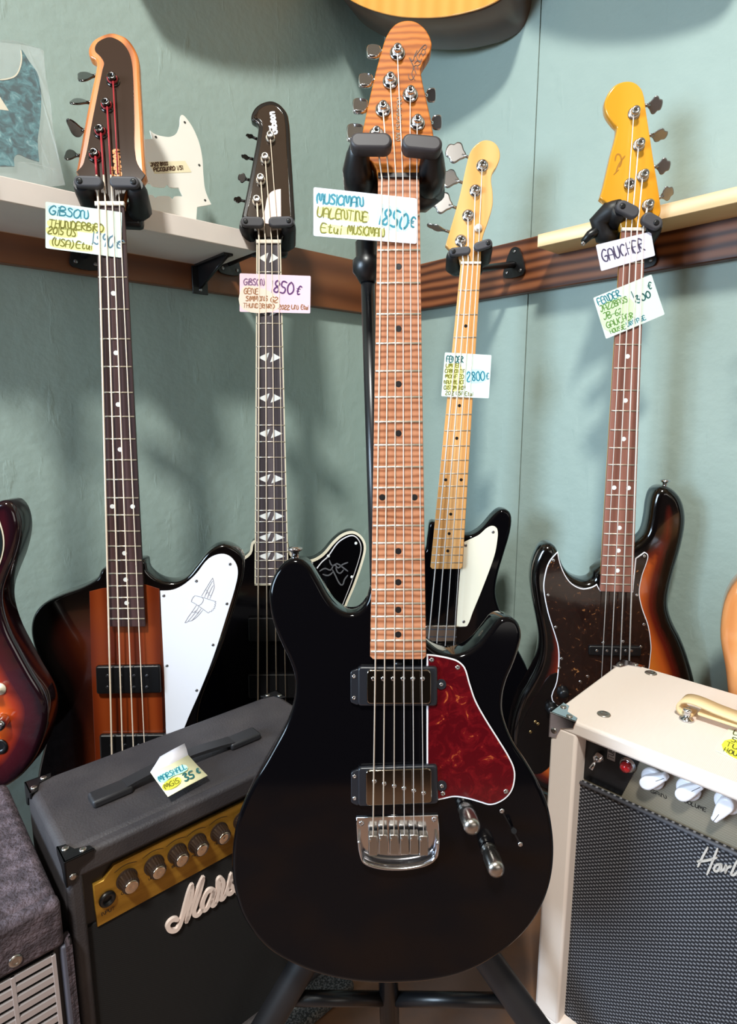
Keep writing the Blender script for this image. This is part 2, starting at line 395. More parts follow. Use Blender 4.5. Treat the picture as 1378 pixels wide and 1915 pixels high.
def weave(name, c1, c2, sx_, sy_, rough=0.8, bump=0.5):
    """Woven cloth / vinyl: checker of two thread colours in the face's own axes."""
    m = bpy.data.materials.new(name); m.use_nodes = True; t = m.node_tree; b = t.nodes['Principled BSDF']
    tc_ = t.nodes.new('ShaderNodeTexCoord'); sp = t.nodes.new('ShaderNodeSeparateXYZ'); t.links.new(tc_.outputs['Object'], sp.inputs[0])
    def wave(src, k):
        a = t.nodes.new('ShaderNodeMath'); a.operation = 'MULTIPLY'; a.inputs[1].default_value = k; t.links.new(src, a.inputs[0])
        s_ = t.nodes.new('ShaderNodeMath'); s_.operation = 'SINE'; t.links.new(a.outputs[0], s_.inputs[0]); return s_
    a = wave(sp.outputs['X'], sx_); c = wave(sp.outputs['Z'], sy_)
    mu = t.nodes.new('ShaderNodeMath'); mu.operation = 'MULTIPLY'; t.links.new(a.outputs[0], mu.inputs[0]); t.links.new(c.outputs[0], mu.inputs[1])
    rp = t.nodes.new('ShaderNodeValToRGB'); el = rp.color_ramp.elements; el[0].position = 0.38; el[1].position = 0.72
    el[0].color = lin(c1) + (1,); el[1].color = lin(c2) + (1,)
    ad = t.nodes.new('ShaderNodeMath'); ad.operation = 'MULTIPLY_ADD'; ad.inputs[1].default_value = 0.5; ad.inputs[2].default_value = 0.5
    t.links.new(mu.outputs[0], ad.inputs[0]); t.links.new(ad.outputs[0], rp.inputs[0]); t.links.new(rp.outputs[0], b.inputs['Base Color'])
    bp = t.nodes.new('ShaderNodeBump'); bp.inputs['Strength'].default_value = bump; bp.inputs['Distance'].default_value = 0.001
    t.links.new(ad.outputs[0], bp.inputs['Height']); t.links.new(bp.outputs[0], b.inputs['Normal']); b.inputs['Roughness'].default_value = rough
    return m

CHROME = mat('chrome', (208, 208, 212), 0.13, 1.0)
NICKEL = mat('aged_nickel', (178, 172, 165), 0.30, 1.0)
STEEL = mat('string_steel', (250, 240, 230), 0.36, 0.0)
BRONZE = mat('wound_string', (244, 224, 202), 0.40, 0.0)
FRET = mat('fret_wire', (214, 202, 184), 0.34, 0.6)
SMOKE = mat('smoked_chrome', (88, 84, 82), 0.16, 1.0)
GLOSSBLACK = mat('gloss_black_lacquer', (7, 6, 8), 0.07, 0, 0.0, spec=0.24)
PLASTIC = mat('black_plastic', (16, 16, 18), 0.35)
RUBBER = mat('grey_black_rubber', (70, 68, 72), 0.55)
RUBBERDARK = mat('black_rubber', (26, 25, 27), 0.5)
SATINBLACK = mat('satin_black_metal', (20, 20, 22), 0.32)
WHITEPLY = mat('white_plastic', (236, 234, 240), 0.30)
CREAM = mat('cream_plastic', (232, 222, 198), 0.35)
BONE = mat('bone_nut', (240, 226, 210), 0.4)
PEARL = mat('pearl_inlay', (240, 242, 242), 0.25)
DOTBLACK = mat('black_dot', (24, 20, 20), 0.35)
SCREW = mat('screw_metal', (150, 148, 150), 0.28, 1.0)
# ---------------------------------------------------------------- the room corner
r0 = ray(716.5, 594); QC = CAM + r0 * (1.56 / r0.y); RZ = QC.z          # foot of the rail in the corner
_l = on_z(0, 495, RZ) - QC; _r = on_z(1378, 487, RZ) - QC
DL = Vector((_l.x, _l.y, 0)).normalized(); DR = Vector((_r.x, _r.y, 0)).normalized()   # along the walls, away from the corner
NL = Vector((-DL.y, DL.x, 0)); NL = NL if NL.dot(-QC) > 0 else -NL                      # into the room
NR = Vector((-DR.y, DR.x, 0)); NR = NR if NR.dot(Vector((-QC.x, -QC.y, 0))) > 0 else -NR
if NL.dot(Vector((-QC.x, -QC.y, 0))) < 0: NL = -NL
UP = Vector((0, 0, 1)); CZ = Vector((QC.x, QC.y, 0))
FL = Frame(CZ, -DL, UP, NL)      # left wall: x runs towards the corner (x<0), z into the room
FR = Frame(CZ, DR, UP, NR)       # right wall: x runs away from the corner
def wall_mat(name, c1, c2):
    m = mat(name, c1, 0.62, mix=(c2, 3.0, (1, 1, 1), 0.35, 0.7), bump=(38, 0.35, 0.004)); t = m.node_tree
    b = t.nodes['Principled BSDF']; tc_ = t.nodes.new('ShaderNodeTexCoord')
    mp = t.nodes.new('ShaderNodeMapping'); mp.inputs['Scale'].default_value = (24, 6, 10); mp.inputs['Rotation'].default_value = (0, 0, 0.5)
    nz = t.nodes.new('ShaderNodeTexNoise'); nz.inputs['Scale'].default_value = 1.6; nz.inputs['Detail'].default_value = 5
    rp = t.nodes.new('ShaderNodeValToRGB'); rp.color_ramp.elements[0].position = 0.62; rp.color_ramp.elements[1].position = 0.70
    bp = t.nodes.new('ShaderNodeBump'); bp.inputs['Strength'].default_value = 0.16; bp.inputs['Distance'].default_value = 0.003
    old = b.inputs['Normal'].links[0].from_node
    t.links.new(tc_.outputs['Object'], mp.inputs[0]); t.links.new(mp.outputs[0], nz.inputs['Vector']); t.links.new(nz.outputs[0], rp.inputs[0])
    t.links.new(rp.outputs[0], bp.inputs['Height']); t.links.new(old.outputs[0], bp.inputs['Normal']); t.links.new(bp.outputs[0], b.inputs['Normal'])
    return m
WALL = wall_mat('sage_painted_board', (158, 175, 167), (149, 166, 158))
WL, WH = 1.9, 2.35
o = box('wall_left', -WL, 0, 0, WH, -0.05, 0, WALL, fr=FL); o['kind'] = 'structure'
xs = FR.hit(990, 500, 2, 0).x          # the joint between the two boards
bm = bmesh.new(); box_bm(bm, 0, xs - 0.0012, 0, WH, -0.012, 0); box_bm(bm, xs + 0.0012, WL, 0, WH, -0.012, 0); box_bm(bm, 0, WL, 0, WH, -0.05, -0.0125)
o = fin(bm, 'wall_right', WALL, fr=FR); o['kind'] = 'structure'
FLOOR = mat('worn_brown_floor', (114, 90, 79), 0.5, mix=((150, 104, 70), 5.0, (1, 1, 1), 0.45, 0.62), bump=(60, 0.15, 0.002))
o = box('floor', -2.2, 2.2, -1.2, 2.2, -0.04, 0, FLOOR); o['kind'] = 'structure'
RAILM = wood('stained_pine', [(0.15, (72, 34, 16)), (0.5, (120, 66, 36)), (0.85, (146, 86, 50))], 17, 3.0, 'Y', 1.0, 0.42, 0.1, (0.22, 1, 1), 0.25)
RAILD = wood('dark_stained_pine', [(0.15, (88, 48, 24)), (0.5, (112, 64, 34)), (0.85, (126, 76, 42))], 6, 2.5, 'Y', 1.2, 0.45, 0.1, (0.25, 1, 1), 0.5)
rz1 = RZ + 0.118
o = box('trim_1', -1.6, -0.022, RZ, rz1, 0.0003, 0.02, RAILD, bev=0.002, fr=FL); o['kind'] = 'structure'
o = box('trim_2', 0.001, 1.5, RZ, RZ + .102, 0.0003, 0.02, RAILM, bev=0.002, fr=FR); o['kind'] = 'structure'

# ---------------------------------------------------------------- wall shelves
def frame_at(fr, x, y, z): return Frame(fr.world(x, y, z), *fr.ax)
def bracket(parent, fr_off, x, y, z0, z1, drop, name='bracket'):
    bm = bmesh.new()
    box_bm(bm, x - 0.009, x + 0.009, y - 0.004, y - 0.0004, z0, z1)
    box_bm(bm, x - 0.016, x + 0.016, y - drop, y - 0.004, z0, z0 + 0.004, 0.001)
    slab_bm(bm, [(y - 0.004, z0 + 0.004), (y - 0.004, z1), (y - drop * 0.8, z0 + 0.004)], -x - 0.003, -x + 0.003, 0, axis=0)
    b_ = fin(bm, name, SATINBLACK, parent)
    lathe('screw', (x, y - drop + 0.008, z0 + 0.004), (0, 0, 1), [(0.0035, 0), (0.003, 0.0012), (0.0012, 0.0016)], SCREW, b_, 10)
LD, RD = 0.18, 0.094
lz1 = sum(FL.hit(*p, 2, LD).y for p in ((0, 322), (245, 382), (490, 442))) / 3; lz0 = sum(FL.hit(*p, 2, LD).y for p in ((0, 362), (450, 475))) / 2
xe = FL.hit(480, 460, 2, LD).x
SHELFW = mat('white_painted_board', (238, 226, 218), 0.45, mix=((222, 212, 205), 6, (1, 1, 1), 0.4, 0.7))
SHELFU = mat('raw_board_edge', (206, 172, 140), 0.6)
fs = frame_at(FL, xe, lz0, 0.021)
rt = root('wall_shelf', fs, 'white-edged shelf on the left wall holding the loose pickguards', 'shelf', 'shelves along the wall rail')
box('shelf_board', -1.15, 0, 0, lz1 - lz0 - 0.0, 0, LD - 0.021, SHELFW, rt, 0.0015)
box('wall_cleat', -1.15, 0, -0.0005 , lz1 - lz0 - 0.004, -0.0205, -0.0003, SHELFU, rt)
bracket(rt, None, -0.035, 0, 0.0003, 0.12, 0.055)
PINE = wood('pale_pine', [(0.2, (226, 190, 140)), (0.6, (244, 214, 168)), (0.9, (250, 226, 186))], 14, 3.0, 'Y', 1.0, 0.5, 0, (0.3, 1, 1), 0.35)
rzt = sum(FR.hit(*p, 2, RD).y for p in ((1005, 437), (1378, 367))) / 2; rzb = sum(FR.hit(*p, 2, RD).y for p in ((1005, 456), (1378, 395))) / 2
xr = FR.hit(1005, 446, 2, RD).x; rzt += .006; rzb += .003
fs = frame_at(FR, xr, rzb, 0.021)
rt = root('wall_shelf', fs, 'bare pale pine shelf on the right wall behind the yellow headstock', 'shelf', 'shelves along the wall rail')
box('shelf_board', 0, 1.0, 0, rzt - rzb, 0, RD - 0.021, PINE, rt, 0.001)

# ---------------------------------------------------------------- loose pickguards on the left shelf
def wall_lean(px, py, D, lean, base):
    """Frame of a sheet leaning back against the left wall."""
    t = math.radians(lean); n = NL * math.cos(t) + UP * math.sin(t); ey = UP * math.cos(t) - NL * math.sin(t)
    pt = on_plane(px, py, FL.world(0, 0, D), NL); o_ = on_plane(base[0], base[1], pt, n)
    return Frame(o_, -DL, ey, n)
fw = wall_lean(330, 395, 0.115, 9, (315, 410))
out = smooth(fw.two([(262, 262, 1), (284, 261, 1), (279.4, 245, 1), (289, 252), (303, 256), (317, 257), (328.5, 251), (335, 236), (336, 222), (339, 216), (346, 220.6), (360, 241), (371.5, 268.6), (377.4, 298), (379.3, 327), (383, 357), (394, 383, 1), (367.6, 388, 1), (365, 425, 1), (285, 416, 1), (262, 380, 1)], 2, 0), 5)
hole = smooth(fw.two([(272, 348), (279, 344), (285, 349), (307, 351), (312, 346), (317, 351), (333, 352, 1), (341, 368.5, 1), (325, 368.5), (321.5, 373), (316, 368.5), (294, 368), (290, 371), (284, 366), (274, 364)], 2, 0), 3)
GUARDW = mat('mint_white_plastic', (240, 236, 226), 0.3)
bm = bmesh.new(); es = []
tops = []
for z in (0.0, 0.0022):
    row = []
    for poly in (ccw(out), ccw(hole)[::-1]):
        vs = [bm.verts.new((x, y, z)) for x, y in poly]; row.append(vs)
        es_ = [bm.edges.new((vs[i], vs[(i + 1) % len(vs)])) for i in range(len(vs))]; es.append(es_)
    tops.append(row)
bmesh.ops.triangle_fill(bm, edges=es[0] + es[1], use_beauty=True); bmesh.ops.triangle_fill(bm, edges=es[2] + es[3], use_beauty=True)
for A, B in zip(tops[0], tops[1]):
    for i in range(len(A)): bm.faces.new((A[i], A[(i + 1) % len(A)], B[(i + 1) % len(B)], B[i]))
rt = root('pickguard', fw, 'loose white bass pickguard with a written tape label leaning on the wall', 'pickguard', 'loose pickguards on the left shelf')
fin(bm, 'plate', GUARDW, rt, smooth=False)
tp = slab('tape_label', fw.two([(277, 303), (346, 301), (358, 322), (289, 325)], 2, .0022), 0.0022, 0.0026, mat('masking_tape', (238, 226, 190), 0.6), rt)
INKBR = mat('brown_ink', (92, 66, 44), 0.6)
write(fw, 'JAZZ BASS', (282, 311), (314, 309), 6, 1.4, INKBR, tp, 2, .0026); write(fw, 'PICKGUARD 1/51', (288, 321), (342, 317), 7, 1.4, INKBR, tp, 2, .0026)
for q in ((345.5, 229), (291.5, 256.5), (372.6, 309), (383.5, 374.7)):
    x, y = fw.p(q[0], q[1], .0022); lathe('screw_hole', (x, y, .0021), (0, 0, 1), [(.0022, 0), (.0022, .0004)], mat('dark_hole', (60, 58, 54), 0.8), rt, 10)

fw = wall_lean(60, 320, 0.112, 13, (40, 318))
TEAL = tortoise('teal_pearloid', (24, 66, 74), (70, 128, 136), (190, 222, 220), 75)
TEAL.node_tree.nodes['Noise Texture'].inputs['Distortion'].default_value = 0.8
rt = root('pickguard', fw, 'teal pearl pickguard in a clear bag at the left end of the shelf', 'pickguard', 'loose pickguards on the left shelf')
out = smooth(fw.two([(-60, 150, 1), (0, 149.5), (13, 148.5), (28, 143), (36, 130.5), (40, 112), (39, 95, 1), (42, 97), (53, 115), (69, 138), (74.4, 162), (76.7, 185), (74, 232), (70, 264), (72.8, 303.5, 1), (55, 298), (31, 290), (26.6, 312, 1), (-60, 312, 1)]), 5)
slab('plate', out, 0, .0022, TEAL, rt)
px_strokes(fw, [[(0, 149.5), (13, 148), (28, 142.5), (36, 130), (40, 112), (39, 95)]], 2.2, CREAM, rt, 2, .0023, 'cream_edge', .0006)
slab('cutout', fw.two([(-6, 178), (0, 184), (16, 209), (-6, 206)]), .0022, .0026, CREAM, rt)
BAG = bpy.data.materials.new('clear_plastic_film'); BAG.use_nodes = True
t = BAG.node_tree; b = t.nodes['Principled BSDF']; b.inputs['Base Color'].default_value = (0.62, 0.64, 0.64, 1); b.inputs['Roughness'].default_value = 0.25
b.inputs['Alpha'].default_value = 0.16
fb = Frame(fw.world(0, 0, 0), *fw.ax)
rt = root('plastic_bag', fb, 'clear plastic bag around the teal pearl pickguard on the left shelf', 'bag')
outb = [(-70, 74, 1), (16, 76), (50, 84), (80.6, 94.5, 1), (84.6, 138), (94, 193), (100, 248), (112.7, 310), (122, 346, 1), (60, 352, 1), (-70, 322, 1)]
bm = bmesh.new()
for zz in (-0.004, 0.0055):
    po = smooth(fb.two(outb, 2, zz), 5); vs = [bm.verts.new((x, y, zz + (0.0012 * math.sin(x * 190 + y * 90)))) for x, y in po]; bm.faces.new(vs)
fin(bm, 'film', BAG, rt)
px_strokes(fb, [[(17, 75), (50, 83), (80, 94)], [(81, 95), (85, 138), (94, 193), (100, 248), (113, 310), (121, 345)], [(73, 258), (80, 280), (90, 305), (100, 322)], [(32, 304), (60, 306), (104, 318)]], 1.3, BAG, rt, 2, .0075, 'crease', .0004)

# ---------------------------------------------------------------- guitar parts
def G3(fr, px, py, z): 
    x, y = fr.p(px, py, z); return Vector((x, y, z))
def lerp(a, b, t): return a + (b - a) * t
class Neck:
    """Fretboard laid out from pixel corners at the nut and at its end."""
    def __init__(s, fr, nl, nr, el, er, fret_px, fret_n):
        s.fr = fr; s.nl, s.nr, s.el, s.er = [Vector(fr.p(*q)) for q in (nl, nr, el, er)]
        s.c0 = (s.nl + s.nr) / 2; s.c1 = (s.el + s.er) / 2; s.len = (s.c1 - s.c0).length
        d = (s.c1 - s.c0).normalized(); fp = Vector(fr.p(*fret_px)); s.scale = (fp - s.c0).dot(d) / (1 - 2 ** (-fret_n / 12))
    def edge(s, dist, over=0.0):
        t = dist / s.len; return lerp(s.nl, s.el, t), lerp(s.nr, s.er, t)
    def fd(s, n): return s.scale * (1 - 2 ** (-n / 12))
def make_neck(nk, g, wood_m, board_m, n_frets, round_end=0.004, depth=0.017, heel=None, board_t=0.006, binding=None, fret_m=FRET):
    over = 0.0
    o = [tuple(nk.nl), tuple(nk.nr), tuple(nk.er), tuple(nk.el)]
    d = (nk.c1 - nk.c0).normalized() * round_end; w = (nk.er - nk.el).normalized() * round_end
    pts = [tuple(nk.nl) + (1,), tuple(nk.nr) + (1,), tuple(nk.er - d) + (1,), tuple(nk.er - w) + (1,), tuple(nk.el + w) + (1,), tuple(nk.el - d) + (1,)]
    fb_ = slab('fretboard', smooth(pts, 1), -board_t, 0, board_m, g, 0.0006, 2)
    bm = bmesh.new(); rings = []; end = nk.len if heel is None else heel
    for k in range(0, 13):
        dd = end * k / 12; L, R = nk.edge(dd); c = (L + R) / 2; h = (R - L) / 2
        ring = []
        for j in range(0, 11):
            a = math.pi * j / 10; ring.append(bm.verts.new((c.x + h.x * math.cos(a), c.y + h.y * math.cos(a), -board_t - (depth + 0.003 * k / 12) * math.sin(a))))
        rings.append(ring)
    for A, B in zip(rings, rings[1:]):
        for j in range(10):
            f = bm.faces.new((A[j], B[j], B[j + 1], A[j + 1])); f.smooth = True
    for r_ in rings[0], rings[-1]: bm.faces.new(r_)
    for A, B in zip(rings, rings[1:]): bm.faces.new((A[0], A[-1], B[-1], B[0]))
    fin(bm, 'neck', wood_m, g)
    for n in range(1, n_frets + 1):
        dd = nk.fd(n)
        if dd > nk.len - 0.002: break
        L, R = nk.edge(dd); bm = bmesh.new(); ax = (R - L).normalized() * 0.0006
        tube_bm(bm, [(L.x + ax.x, L.y + ax.y, 0.0002), (R.x - ax.x, R.y - ax.y, 0.0002)], 0.0012, 6); fin(bm, 'fret', fret_m, fb_)
    if binding:
        for A, B in ((nk.nl, nk.el), (nk.er, nk.nr)):
            s_ = Vector((1, 0)) if A is nk.nl else Vector((-1, 0)); w_ = 0.0022
            slab('binding', [tuple(A), tuple(B), tuple(B + s_ * w_), tuple(A + s_ * w_)], -board_t, 0.0004, binding, g)
        e_ = (nk.el - nk.nl).normalized() * 0.002
        slab('binding', [tuple(nk.el), tuple(nk.er), tuple(nk.er - e_), tuple(nk.el - e_)], -board_t, 0.0004, binding, g)
    return fb_
def dots(nk, fb_, m, r, which=(3, 5, 7, 9, 12, 15, 17, 19), double=(12,), spread=0.26):
    for n in which:
        dd = (nk.fd(n) + nk.fd(n - 1)) / 2
        if dd > nk.len - r: continue
        L, R = nk.edge(dd); c = (L + R) / 2
        for t in ((-spread, spread) if n in double else (0,)):
            q = c + (R - L) * t; lathe('inlay_dot', (q.x, q.y, -0.0002), (0, 0, 1), [(r, 0), (r, 0.00035)], m, fb_, 14)
def nut(nk, g, m, h=0.003, ln=0.0045, over=0.0):
    d = (nk.c0 - nk.c1).normalized() * ln; w = (nk.nr - nk.nl).normalized() * over
    slab('nut', [tuple(nk.nl - w), tuple(nk.nr + w), tuple(nk.nr + w + d), tuple(nk.nl - w + d)], -0.006, h, m, g, 0.0006, 2)
def string(fr, g, post, nutp, brid, zp, zn, zb, r, m=STEEL, mids=()):
    P = [G3(fr, *post, zp), G3(fr, *nutp, zn)] + [G3(fr, q[0], q[1], q[2]) for q in mids] + [G3(fr, *brid, zb)]
    return tube('string', P, r, m, g, 6)
def post(fr, g, px, py, z, r=0.0055, h=0.009, m=NICKEL, bush=0.0085, wraps=2, wm=STEEL):
    p = G3(fr, px, py, z)
    t_ = lathe('tuner_post', p, (0, 0, 1), [(bush, 0), (bush, 0.0012), (bush * 0.85, 0.002), (r * 1.05, 0.0024), (r, 0.003), (r * .92, h * .7), (r, h), (r * .8, h + 0.0008), (r * .45, h + .0008), (r * .4, h - 0.002)], m, g, 18)
    for k in range(wraps):
        ring = [p + Vector((math.cos(a) * r * 1.08, math.sin(a) * r * 1.08, 0.0036 + k * 0.0016)) for a in [2 * math.pi * i / 14 for i in range(15)]]
        tube('string_wrap', ring, 0.0008, wm, t_, 5)
    return t_
def key(fr, g, rootpx, tippx, z, ang, kind, m, size=1.0):
    """Tuning key: stalk out of the headstock edge and a paddle turned by ang about the stalk."""
    a, b = G3(fr, *rootpx, z), G3(fr, *tippx, z); d = (b - a); L = d.length; d.normalize()
    s_ = Vector((-d.y, d.x, 0)); n_ = Vector((0, 0, 1)); t = math.radians(ang)
    w = s_ * math.cos(t) + n_ * math.sin(t); th = d.cross(w)
    if kind == 'clover':
        o_ = smooth([(-.10, .11), (.10, .30), (.36, .62), (.60, .60), (.74, .42), (.98, .34), (1.06, 0), (.98, -.34), (.74, -.42), (.60, -.60), (.36, -.62), (.10, -.30), (-.10, -.11)], 4); tk = 0.10
    elif kind == 'tulip':
        o_ = smooth([(-.05, .14), (.15, .40), (.45, .80), (.80, .92), (1.02, .68), (1.05, 0), (1.02, -.68), (.80, -.92), (.45, -.80), (.15, -.40), (-.05, -.14)], 4); tk = 0.13
    else:
        o_ = smooth([(-.02, .35), (.15, .62), (.50, .72), (.90, .66), (1.05, .35), (1.05, -.35), (.90, -.66), (.50, -.72), (.15, -.62), (-.02, -.35)], 4); tk = 0.34
    S = L * 0.78 * size; c = b - d * S
    bm = bmesh.new(); loops = []
    for zz, sc in ((-1, .86), (-.55, 1), (.55, 1), (1, .86)):
        loops.append([bm.verts.new(c + d * (0.5 * S + (x - 0.5) * S * sc) + w * (y * S * sc) + th * (zz * tk * S / 2)) for x, y in o_])
    for A, B in zip(loops, loops[1:]):
        for i in range(len(A)):
            f = bm.faces.new((A[i], A[(i + 1) % len(A)], B[(i + 1) % len(A)], B[i])); f.smooth = True
    bm.faces.new(loops[0][::-1]); bm.faces.new(loops[-1])
    k_ = fin(bm, 'tuning_key', m, g)
    tube('stalk', [a - d * 0.004, c + d * S * 0.12], [0.0026, 0.0022], m, k_, 10)
    return k_
def screws(fr, parent, pts, z, r=0.003, m=SCREW, name='screw'):
    for q in pts:
        x, y = fr.p(q[0], q[1], z); lathe(name, (x, y, z - .0003), (0, 0, 1), [(r, 0), (r * .9, .0008), (r * .35, .0012), (r * .3, .0009)], m, parent, 12)
def pickup(fr, g, corners, z0, z1, m, r=0.0025, name='pickup', rad=2):
    pts = fr.two(corners, 2, z1); c = []
    o_ = []
    n = len(pts)
    for i in range(n):
        p, a, b = Vector(pts[i][:2]), Vector(pts[i - 1][:2]), Vector(pts[(i + 1) % n][:2])
        q = min(0.004, (a - p).length * .3, (b - p).length * .3)
        for k in range(5):
            t = k / 4; u = p + (a - p).normalized() * q; v = p + (b - p).normalized() * q
            o_.append(tuple(u * (1 - t) ** 2 + p * 2 * t * (1 - t) + v * t * t))
    return slab(name, o_, z0, z1, m, g, r)
def strap_button(fr, g, px, py, z, direction, m=CHROME):
    p = G3(fr, px, py, z); return lathe('strap_button', p, direction, [(0.0045, -0.002), (.004, .003), (.0038, .008), (.0075, .0105), (.0078, .0125), (.004, .014)], m, g, 18)
def yoke_hanger(fr, name, label, cat, pads, nutc, zf, back_drop, wall_n, wall_o, plate_drop=0.02, scale=1.0, rod=True, swing=(0, 0)):
    """Wall hanger: two padded fingers in front of the neck, arms running back to a block, a rod and a wall plate."""
    rt_ = root(name, Frame(fr.world(*G3(fr, nutc[0], nutc[1], -0.02)), *fr.ax), label, cat, 'guitar hangers on the rail')
    off = G3(fr, nutc[0], nutc[1], -0.02)
    L = lambda v: Vector(v) - off
    back = []
    for (a, b, rpx) in pads:
        A, B = G3(fr, *a, zf), G3(fr, *b, zf); d = (B - A); Ln = d.length; d.normalize(); s_ = Vector((-d.y, d.x, 0)); r_ = rpx
        o_ = []
        for k in range(13): 
            t = math.pi / 2 + math.pi * k / 12; o_.append(L(A + d * (r_ + r_ * math.cos(t)) + s_ * r_ * math.sin(t)))
        for k in range(13):
            t = -math.pi / 2 + math.pi * k / 12; o_.append(L(B + d * (-r_ + r_ * math.cos(t)) + s_ * r_ * math.sin(t)))
        bm = bmesh.new(); slab_bm(bm, [(v.x, v.y) for v in o_], zf + .02 - 0.009, zf + .02 + 0.004, 0.003, 3); 
        fg = fin(bm, 'finger_pad', RUBBER, rt_)
        pv = L(A + d * r_); lathe('pivot_bolt', (pv.x, pv.y, zf + .02 + .0035), (0, 0, 1), [(.0042, 0), (.0040, .0012), (.002, .0014)], PLASTIC, fg, 14)
        bp = Vector((pv.x, pv.y - back_drop * .45, zf + .02 - 0.055 * scale))
        bm = bmesh.new(); tube_bm(bm, [(pv.x, pv.y, zf + .02 - .006), (pv.x, pv.y - back_drop * .1, zf + .02 - .022), (pv.x * .95, bp.y, bp.z + .01), (pv.x * .7, bp.y - .004, bp.z)], [.0095 * scale, .012 * scale, .014 * scale, .012 * scale], 12)
        fin(bm, 'yoke_arm', RUBBERDARK, rt_); back.append(bp)
    m_ = (back[0] + back[1]) / 2
    bm = bmesh.new(); w_ = abs(back[1].x - back[0].x) / 2
    box_bm(bm, m_.x - w_ * .95, m_.x + w_ * .95, m_.y - 0.020 * scale, m_.y + 0.012 * scale, m_.z - 0.016, m_.z + 0.006, 0.007, 3); fin(bm, 'yoke_block', PLASTIC, rt_)
    # rod to the rail
    mw = rt_.matrix_world; inv = fr.matrix().to_3x3().inverted()
    s0 = Vector((m_.x, m_.y - .004, m_.z)); w0 = Frame(fr.world(*off), *fr.ax).world(*s0)
    dist = (w0 - wall_o).dot(wall_n) - 0.021
    dirw = -wall_n; endw = w0 + dirw * dist; endw.z = RZ + plate_drop
    to = lambda p: inv @ (p - rt_.location)
    tube('rod', [s0, s0 + inv @ (dirw * 0.03), to(endw - dirw * 0.012), to(endw - dirw * .002)], 0.0065, SATINBLACK, rt_, 12)
    ax = inv @ dirw; upv = inv @ UP; sd = ax.cross(upv)
    bm = bmesh.new(); c = to(endw); tri = smooth([(0, .034), (.010, .029), (.025, -.012), (.020, -.022), (-.020, -.022), (-.025, -.012), (-.010, .029)], 3); lp = []
    for z_ in (0.0005, 0.006): lp.append([bm.verts.new(c - ax * z_ + sd * x + upv * y) for x, y in tri])
    for i in range(len(tri)): bm.faces.new((lp[0][i], lp[0][(i + 1) % len(tri)], lp[1][(i + 1) % len(tri)], lp[1][i]))
    bm.faces.new(lp[0]); bm.faces.new(lp[1]); pl = fin(bm, 'wall_plate', SATINBLACK, rt_)
    for x, y in ((0, .025), (.016, -.013), (-.016, -.013)):
        lathe('screw', c - ax * .006 + sd * x + upv * y, -ax, [(.0038, 0), (.003, .0014), (.001, .0016)], SCREW, pl, 10)
    return rt_

# ---------------------------------------------------------------- price cards
def card(name, fr, corners, zs, label, m, lines, marks=(), group='handwritten price cards', th=0.0004, fold=None, cat='price card'):
    TL, TR, BR, BL = [fr.world(*G3(fr, q[0], q[1], z)) for q, z in zip(corners, zs)]
    x = (TR - TL).normalized(); n = x.cross(TL - BL).normalized(); y = n.cross(x)
    cf = Frame(BL, x, y, n)
    q = cf.two(corners, 2, 0)
    p = []
    for i in range(4):
        c, a, b_ = Vector(q[i]), Vector(q[i - 1]), Vector(q[(i + 1) % 4]); k = 0.0018
        u, v = c + (a - c).normalized() * k, c + (b_ - c).normalized() * k
        p += [tuple(u), tuple(u * .25 + c * .5 + v * .25), tuple(v)]
    rt_ = root(name, cf, label, cat, group)
    slab('paper', p, -th, 0, m, rt_)
    for mk, mc in marks:
        slab('highlighter_mark', smooth(cf.two(mk, 2, 0), 4), 0, 0.00012, mc, rt_)
    for s, p0, p1, h, w, ink in lines:
        write(cf, s, p0, p1, h, w, ink, rt_, 2, 0.00013)
    return rt_, cf
PMINT = mat('mint_card', (226, 242, 232), 0.7); PPINK = mat('pink_card', (248, 214, 226), 0.7); PWHITE = mat('white_card', (236, 238, 248), 0.7)
PLILAC = mat('lilac_white_card', (232, 228, 246), 0.7); PYELL = mat('pale_yellow_paper', (246, 240, 196), 0.7)
ITEAL = mat('teal_ink', (36, 128, 146), 0.6); IOLIVE = mat('olive_ink', (122, 118, 28), 0.6); IGREY = mat('blue_grey_ink', (86, 120, 138), 0.6)
IPURP = mat('purple_ink', (96, 50, 112), 0.6); IBROWN = mat('ochre_ink', (166, 112, 70), 0.6); IMAUVE = mat('mauve_ink', (134, 96, 134), 0.6)
IGREEN = mat('green_ink', (96, 140, 62), 0.6); IDARK = mat('dark_violet_ink', (72, 62, 92), 0.6); IDTEAL = mat('dark_teal_ink', (26, 92, 92), 0.6)
HYEL = mat('yellow_highlighter', (238, 238, 156), 0.7); HBLUE = mat('blue_highlighter', (196, 230, 240), 0.7); HGREEN = mat('green_highlighter', (214, 240, 196), 0.7); HYEL2 = mat('strong_yellow_highlighter', (232, 226, 70), 0.7); HPEACH = mat('peach_highlighter', (250, 226, 208), 0.7)
